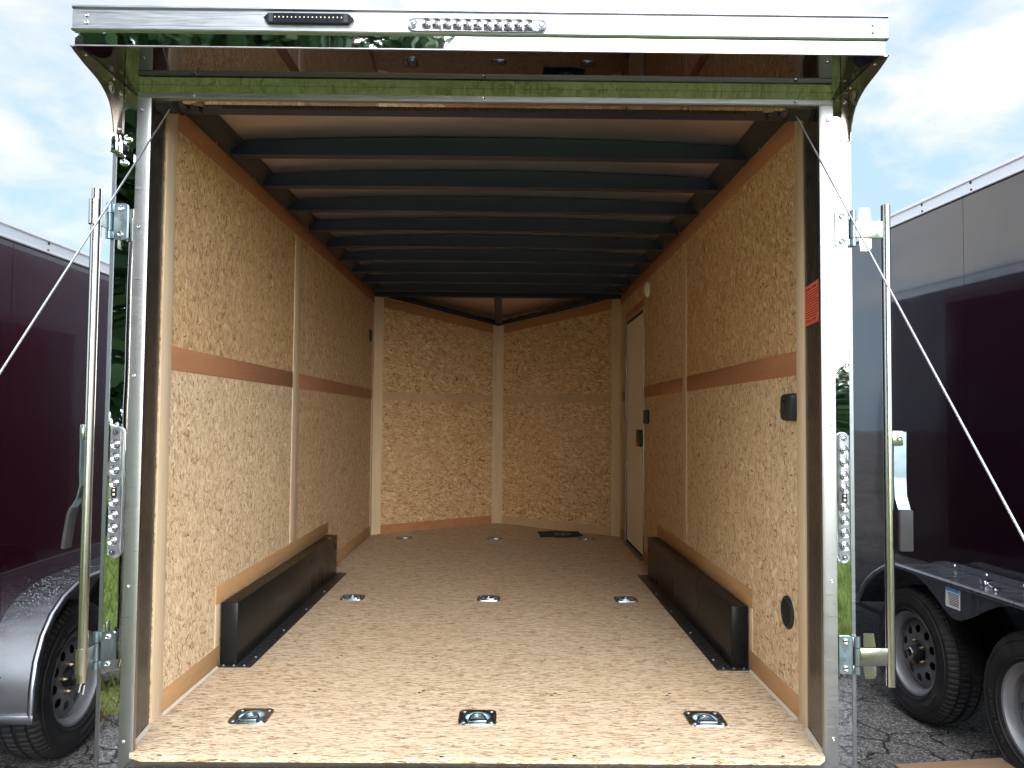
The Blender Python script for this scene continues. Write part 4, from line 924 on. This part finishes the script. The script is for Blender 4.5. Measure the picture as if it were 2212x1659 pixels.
# ================================================================ NEIGHBOUR TRAILERS (local: visible wall at x = 0 facing +x, y forward)
def neighbour(label, loc, rotz, s, paint, z_top, rail_h, seams, y0, y1, width):
    R = thing('cargo_trailer', label, 'trailer', loc, rotz)
    zg = -GZ
    M = lambda x, y, z: (s * x, y, z + zg)
    def bp(mb, name, mt, par=R, **k): mb.xf(M); return mb.build(name, mt, par, **k)
    bp(MB().box((-width, y0, -.14), (-.004, y1, z_top - rail_h + .006)), 'trailer_body', paint, smooth=0)
    ys_ = [y0] + seams + [y1]
    for a, c in zip(ys_[:-1], ys_[1:]):
        bp(MB().box((-.0035, a + .0015, -.16), (0.0, c - .0015, z_top - rail_h)), 'side_panel', paint, smooth=0)
    pr = [(-.02, 0), (.010, 0), (.012, .004), (.012, .010), (.004, .014), (.004, rail_h * .72), (.010, rail_h * .76), (.012, rail_h * .80), (.010, rail_h), (-.02, rail_h)]
    rl = MB().prism([(x, z + z_top - rail_h) for x, z in pr], 'y', y0, y1); bp(rl, 'roof_rail', 'rail_aluminium', smooth=25)
    rv = MB().lathe([(0, .0065), (.003, .006), (.0055, .0035), (.006, .0003)], 10, (0, 0, 0), 'x').build('rail_rivet', 'dark_steel', R); f_ = True
    y = y0 + .15
    while y < min(y1, 4.5):
        for zz in (.22, .66):
            o_ = rv if f_ else rv.copy()
            if not f_: COL.objects.link(o_)
            f_ = False; o_.parent = R; o_.location = M(.004, y + .01 * zz, z_top - rail_h + rail_h * zz); o_.rotation_euler = (0, 0, 0 if s > 0 else math.pi)
        y += .41
    bp(MB().box((-width, y0, z_top - .004), (-.0205, y1, z_top + .012)), 'roof_skin', 'rail_aluminium', smooth=0)
    bp(MB().box((-.08, y0, -.20), (-.02, y1, -.1605)), 'frame_rail', 'dark_steel', smooth=0)
    return R, M, bp
# --- right: black trailer with tandem wheels
th = rad(4.0)
NR, MR, bpR = neighbour('tall glossy black trailer with two wheels under a scalloped silver fender', (2.38, 1.5, GZ), th, -1, 'charcoal_paint', 2.182, .082, [-1.11, .115, 1.33], -1.75, 3.4, 2.0)
# fender: top sheet following an arch profile, side skirt with the two wheel arches cut out
arch = [(.752, -.06), (.738, -.026), (.690, .040), (.640, .088), (.554, .146), (.456, .194), (.400, .212), (.362, .220)]
top = arch + [(-1.20, .220)]
inner_w, lip = .0, .24
fs_t = MB()
def thick_strip(mb, prof, x0, x1, tk=.003):
    n = len(prof)
    for (y, z) in prof: mb.v += [(x0, y, z), (x1, y, z), (x0, y, z - tk), (x1, y, z - tk)]
    b0_ = len(mb.v) - 4 * n
    for i in range(n - 1):
        o_ = b0_ + 4 * i; q = o_ + 4
        mb.f += [(o_, o_ + 1, q + 1, q), (o_ + 2, q + 2, q + 3, o_ + 3), (o_, q, q + 2, o_ + 2), (o_ + 1, o_ + 3, q + 3, q + 1)]
    mb.f += [(b0_, b0_ + 2, b0_ + 3, b0_ + 1), (b0_ + 4 * (n - 1), b0_ + 4 * (n - 1) + 1, b0_ + 4 * (n - 1) + 3, b0_ + 4 * (n - 1) + 2)]
    return mb
thick_strip(fs_t, top, .0008, lip - .01); fenR = bpR(fs_t, 'fender', 'fender_aluminium')
lipr = MB().tube([(lip - .006, y, z - .004) for y, z in top], .013, 10); bpR(lipr, 'fender_lip', 'fender_aluminium', fenR)
skirt = [(.362, .214), (.290, .214), (.230, .211), (.187, .202), (.100, .170), (.018, .126), (-.040, .088), (-.087, .064), (-.128, .055), (-.168, .061), (-.225, .085), (-.285, .114), (-.350, .152), (-.42, .183), (-.50, .204), (-.579, .210), (-.68, .205), (-.76, .190), (-.95, .120), (-1.06, .03), (-1.13, -.08), (-1.20, -.08), (-1.20, .214)]
bpR(MB().prism(skirt, 'x', lip - .008, lip - .005), 'fender_skirt', 'fender_aluminium', fenR, smooth=0)
fl = MB().prism([(.55, .146), (.40, .225), (.30, .247), (.20, .252), (-1.20, .252), (-1.20, .2215), (.362, .2215), (.456, .196)], 'x', .0006, .003); bpR(fl, 'fender_flange', 'fender_aluminium', fenR, smooth=0)
for y in (.22, -.02, -.27, -.52, -.77):
    bpR(MB().lathe([(.003, .0065), (.006, .006), (.0085, .0035), (.009, .0003)], 12, (0, y, .238), 'x'), 'fender_rivet', 'chrome', fenR)
# small chrome catch on top of the fender
ct = MB().tube([(.10, -.16, .236), (.13, -.22, .230), (.15, -.29, .228)], .004, 6).box((.085, -.180, .2235), (.125, -.145, .243), .004).box((.14, -.31, .2235), (.17, -.28, .236), .003); bpR(ct, 'fender_catch', 'chrome', fenR)
bpR(MB().tube([(.03, -.33, .230), (.05, -.40, .236), (.02, -.47, .232)], .004, 6).box((.02, -.49, .2235), (.05, -.455, .240), .003), 'fender_catch', 'black_plastic', fenR)
# printed sticker folded over the fender lip
sk_ = MB().box((lip - .0042, -.165, .105), (lip - .0035, -.060, .196)); st2 = bpR(sk_, 'fender_sticker', 'sticker_white', fenR, smooth=0)
st2b = MB().box((lip - .0034, -.165, .180), (lip - .0028, -.060, .196)); bpR(st2b, 'sticker_heading', 'sticker_blue', fenR, smooth=0)
pb = MB()
for k in range(8):
    z = .170 - k * .0075; e = .010 + .012 * abs(math.sin(k * 3.3)); pb.add([(lip - .0030, -.158, z), (lip - .0030, -.068 - e, z), (lip - .0030, -.068 - e, z + .003), (lip - .0030, -.158, z + .003)], [(0, 1, 2, 3)])
bpR(pb, 'sticker_print', 'print_black', fenR, smooth=0, recalc=False)
lab_ = [('Rolling Sport ST', rad(125), .030), ('ST205/75R15', rad(-70), .026), ('RADIAL TUBELESS', rad(200), .018)]
wh = make_wheel(NR, lab_)
wh.location = MR(.10, .296, -.218); wh.rotation_euler = (rad(20), 0, math.pi)
w2 = dup(wh, NR, MR(.10, -.573, -.218)); w2.rotation_euler = (rad(75), 0, math.pi)
w2.location = MR(.10, -.573, -.218)
for w_ in (wh, w2): pass
tg_ = MB().box((.1395, -.062, -.078), (.1405, -.028, -.028)); tg_.xf(lambda x, y, z: (x - .1, y, z)); 
vtag = MB().box((.0665, -.085, -.060), (.0675, -.030, -.038)).build('valve_tag', 'print_black', wh)
MB().box((.0676, -.083, -.045), (.0680, -.032, -.040)).build('tag_heading', 'red_plastic', wh)
# axles and far-side wheels
bpR(MB().tube([(-1.9, .296, -.218), (.05, .296, -.218)], .035, 10), 'axle', 'dark_steel'); bpR(MB().tube([(-1.9, -.573, -.218), (.05, -.573, -.218)], .035, 10), 'axle', 'dark_steel')
for y in (.296, -.573):
    fw = dup(wh, NR, MR(-2.1, y, -.218)); fw.rotation_euler = (0, 0, 0)
# --- left: low maroon trailer
NL, ML, bpL = neighbour('low dark maroon trailer with a wet rounded fender over its wheel', (-2.0, 1.3, GZ), 0.0, 1, 'plum_paint', 1.760, .072, [-.31, .92], -1.45, 3.6, 1.8)
cyy, czz = .03, -.20
archL = [(-.41, -.235), (-.405, -.12), (-.385, -.02), (-.345, .065), (-.285, .135), (-.205, .188), (-.11, .222), (0.0, .236), (.30, .240), (1.1, .240)]
lipL = .21
ft = MB(); thick_strip(ft, archL, .0008, lipL - .012); fenL = bpL(ft, 'fender', 'fender_aluminium')
bpL(MB().tube([(lipL - .010, y, z - .004) for y, z in archL], .016, 12), 'fender_lip', 'fender_aluminium', fenL)
bpL(MB().box((.0008, -.425, -.262), (lipL + .004, -.407, -.226), .004), 'fender_foot', 'fender_aluminium', fenL)
dp = MB(); r_ = random.Random(3)
for k in range(620):
    tt = r_.random() ** .7; fi = 2.2 + tt * 5.6; i = min(int(fi), len(archL) - 2); a, c = archL[i], archL[i + 1]; f = fi - i
    y, z = a[0] + (c[0] - a[0]) * f, a[1] + (c[1] - a[1]) * f; x = r_.uniform(.01, lipL - .03); q = r_.uniform(.0012, .0036) * (1.0 if tt > .4 else .6)
    ny, nz_ = -(c[1] - a[1]), (c[0] - a[0]); ln = math.hypot(ny, nz_); ny /= ln; nz_ /= ln
    b_ = len(dp.v)
    for h_, rr in ((0.0, 1.0), (.45, .75)):
        for m_ in range(6):
            aa = m_ * math.pi / 3; dp.v.append((x + q * rr * math.cos(aa), y + nz_ * q * rr * math.sin(aa) + ny * q * h_, z - ny * q * rr * math.sin(aa) + nz_ * q * h_))
    dp.f += [(b_ + m_, b_ + (m_ + 1) % 6, b_ + 6 + (m_ + 1) % 6, b_ + 6 + m_) for m_ in range(6)] + [tuple(b_ + 6 + m_ for m_ in range(6))]
d_ = bpL(dp, 'water_droplets', 'water_drop', fenL, recalc=False, smooth=60); d_['kind'] = 'stuff'
w3 = make_wheel(NL, [('Trailer Radial', rad(110), .030), ('ST205/75R15', rad(-80), .026)]); w3.location = ML(.055, cyy, -.220); w3.rotation_euler = (rad(10), 0, 0)
w4 = dup(w3, NL, ML(.055, cyy + .87, -.220))
bpL(MB().tube([(-1.7, cyy, -.218), (.0, cyy, -.218)], .035, 10), 'axle', 'dark_steel')
for y in (cyy, cyy + .87):
    fw = dup(w3, NL, ML(-1.75, y, -.218)); fw.rotation_euler = (0, 0, math.pi)
# our own trailer stands on wheels too
for s in (-1, 1):
    for y in (1.30, 2.16):
        ww = dup(w3, T, (s * 1.15, y, -.220)); ww.rotation_euler = (0, 0, 0 if s > 0 else math.pi)
    af = MB(); pr_ = [(y + 1.27, z) for y, z in archL[:9]] ; pr_ += [(2.16 * 2 + 1.30 - 2.16 - y + .0, z) for y, z in pr_[::-1]]
    pr_ = [(.89, -.235), (.895, -.12), (.915, -.02), (.955, .065), (1.015, .135), (1.095, .188), (1.19, .222), (1.30, .236), (2.16, .236), (2.27, .222), (2.365, .188), (2.445, .135), (2.505, .065), (2.545, -.02), (2.565, -.12), (2.57, -.235)]
    thick_strip(af, pr_, 1.0708, 1.285); af.xf(lambda x, y, z: (s * x, y, z)); part(af, 'fender', 'fender_aluminium')

# ================================================================ LOOSE THINGS
mt_ = MB(); nx, ny = 12, 14
for j_ in range(ny + 1):
    for i in range(nx + 1):
        u, v = i / nx, j_ / ny; x = .365 + .350 * u - .012 * v; y = 4.165 + .335 * v + .02 * u
        z = .006 + .003 * math.sin(u * 9 + v * 4) + (.012 * (u - .85) / .15 if u > .85 and v < .4 else 0)
        mt_.v.append((x, y, z))
for j_ in range(ny):
    for i in range(nx): a = j_ * (nx + 1) + i; mt_.f.append((a, a + 1, a + nx + 2, a + nx + 1))
n0 = len(mt_.v); mt_.v += [(x, y, z - .004) for x, y, z in mt_.v[:]]; mt_.f += [tuple(k + n0 for k in f[::-1]) for f in mt_.f[:]]
bd = [i for i in range(nx + 1)] + [(j_ + 1) * (nx + 1) - 1 for j_ in range(1, ny + 1)] + [ny * (nx + 1) + i for i in range(nx - 1, -1, -1)] + [j_ * (nx + 1) for j_ in range(ny - 1, 0, -1)]
for q in range(len(bd)): a, c = bd[q], bd[(q + 1) % len(bd)]; mt_.f.append((a, c, c + n0, a + n0))
mo = thing('floor_mat', 'small dark green cloth lying on the strand board floor at the front', 'cloth', (.53, 4.33, 0), world_coords=True)
mt_.build('cloth_sheet', 'mat_cloth', mo)
eo = MB().holed(circ(.555, 4.30, .075, 24, .07), [circ(.555, 4.30, .055, 24, .05)], lambda u, v: (u, v, .0125), 0, None)
eo.box((.50, 4.29, .0115), (.61, 4.305, .0127)); eo.box((.545, 4.25, .0115), (.567, 4.35, .0127)); eo.build('cloth_emblem', 'emblem_grey', mo)

bk_ = MB().box((-.30, -.14, 0), (.30, .14, .045), .004).box((-.298, -.138, .0455), (.297, .138, .085), .004)
pw = bk_.build('wood_block', 'plank'); tag(pw, 'thick brown plank lying on the asphalt under the near wheel of the black trailer', 'plank'); pw.location = (2.03, .96, GZ + .001); pw.rotation_euler = (0, 0, rad(8))
bpy.context.view_layer.update()
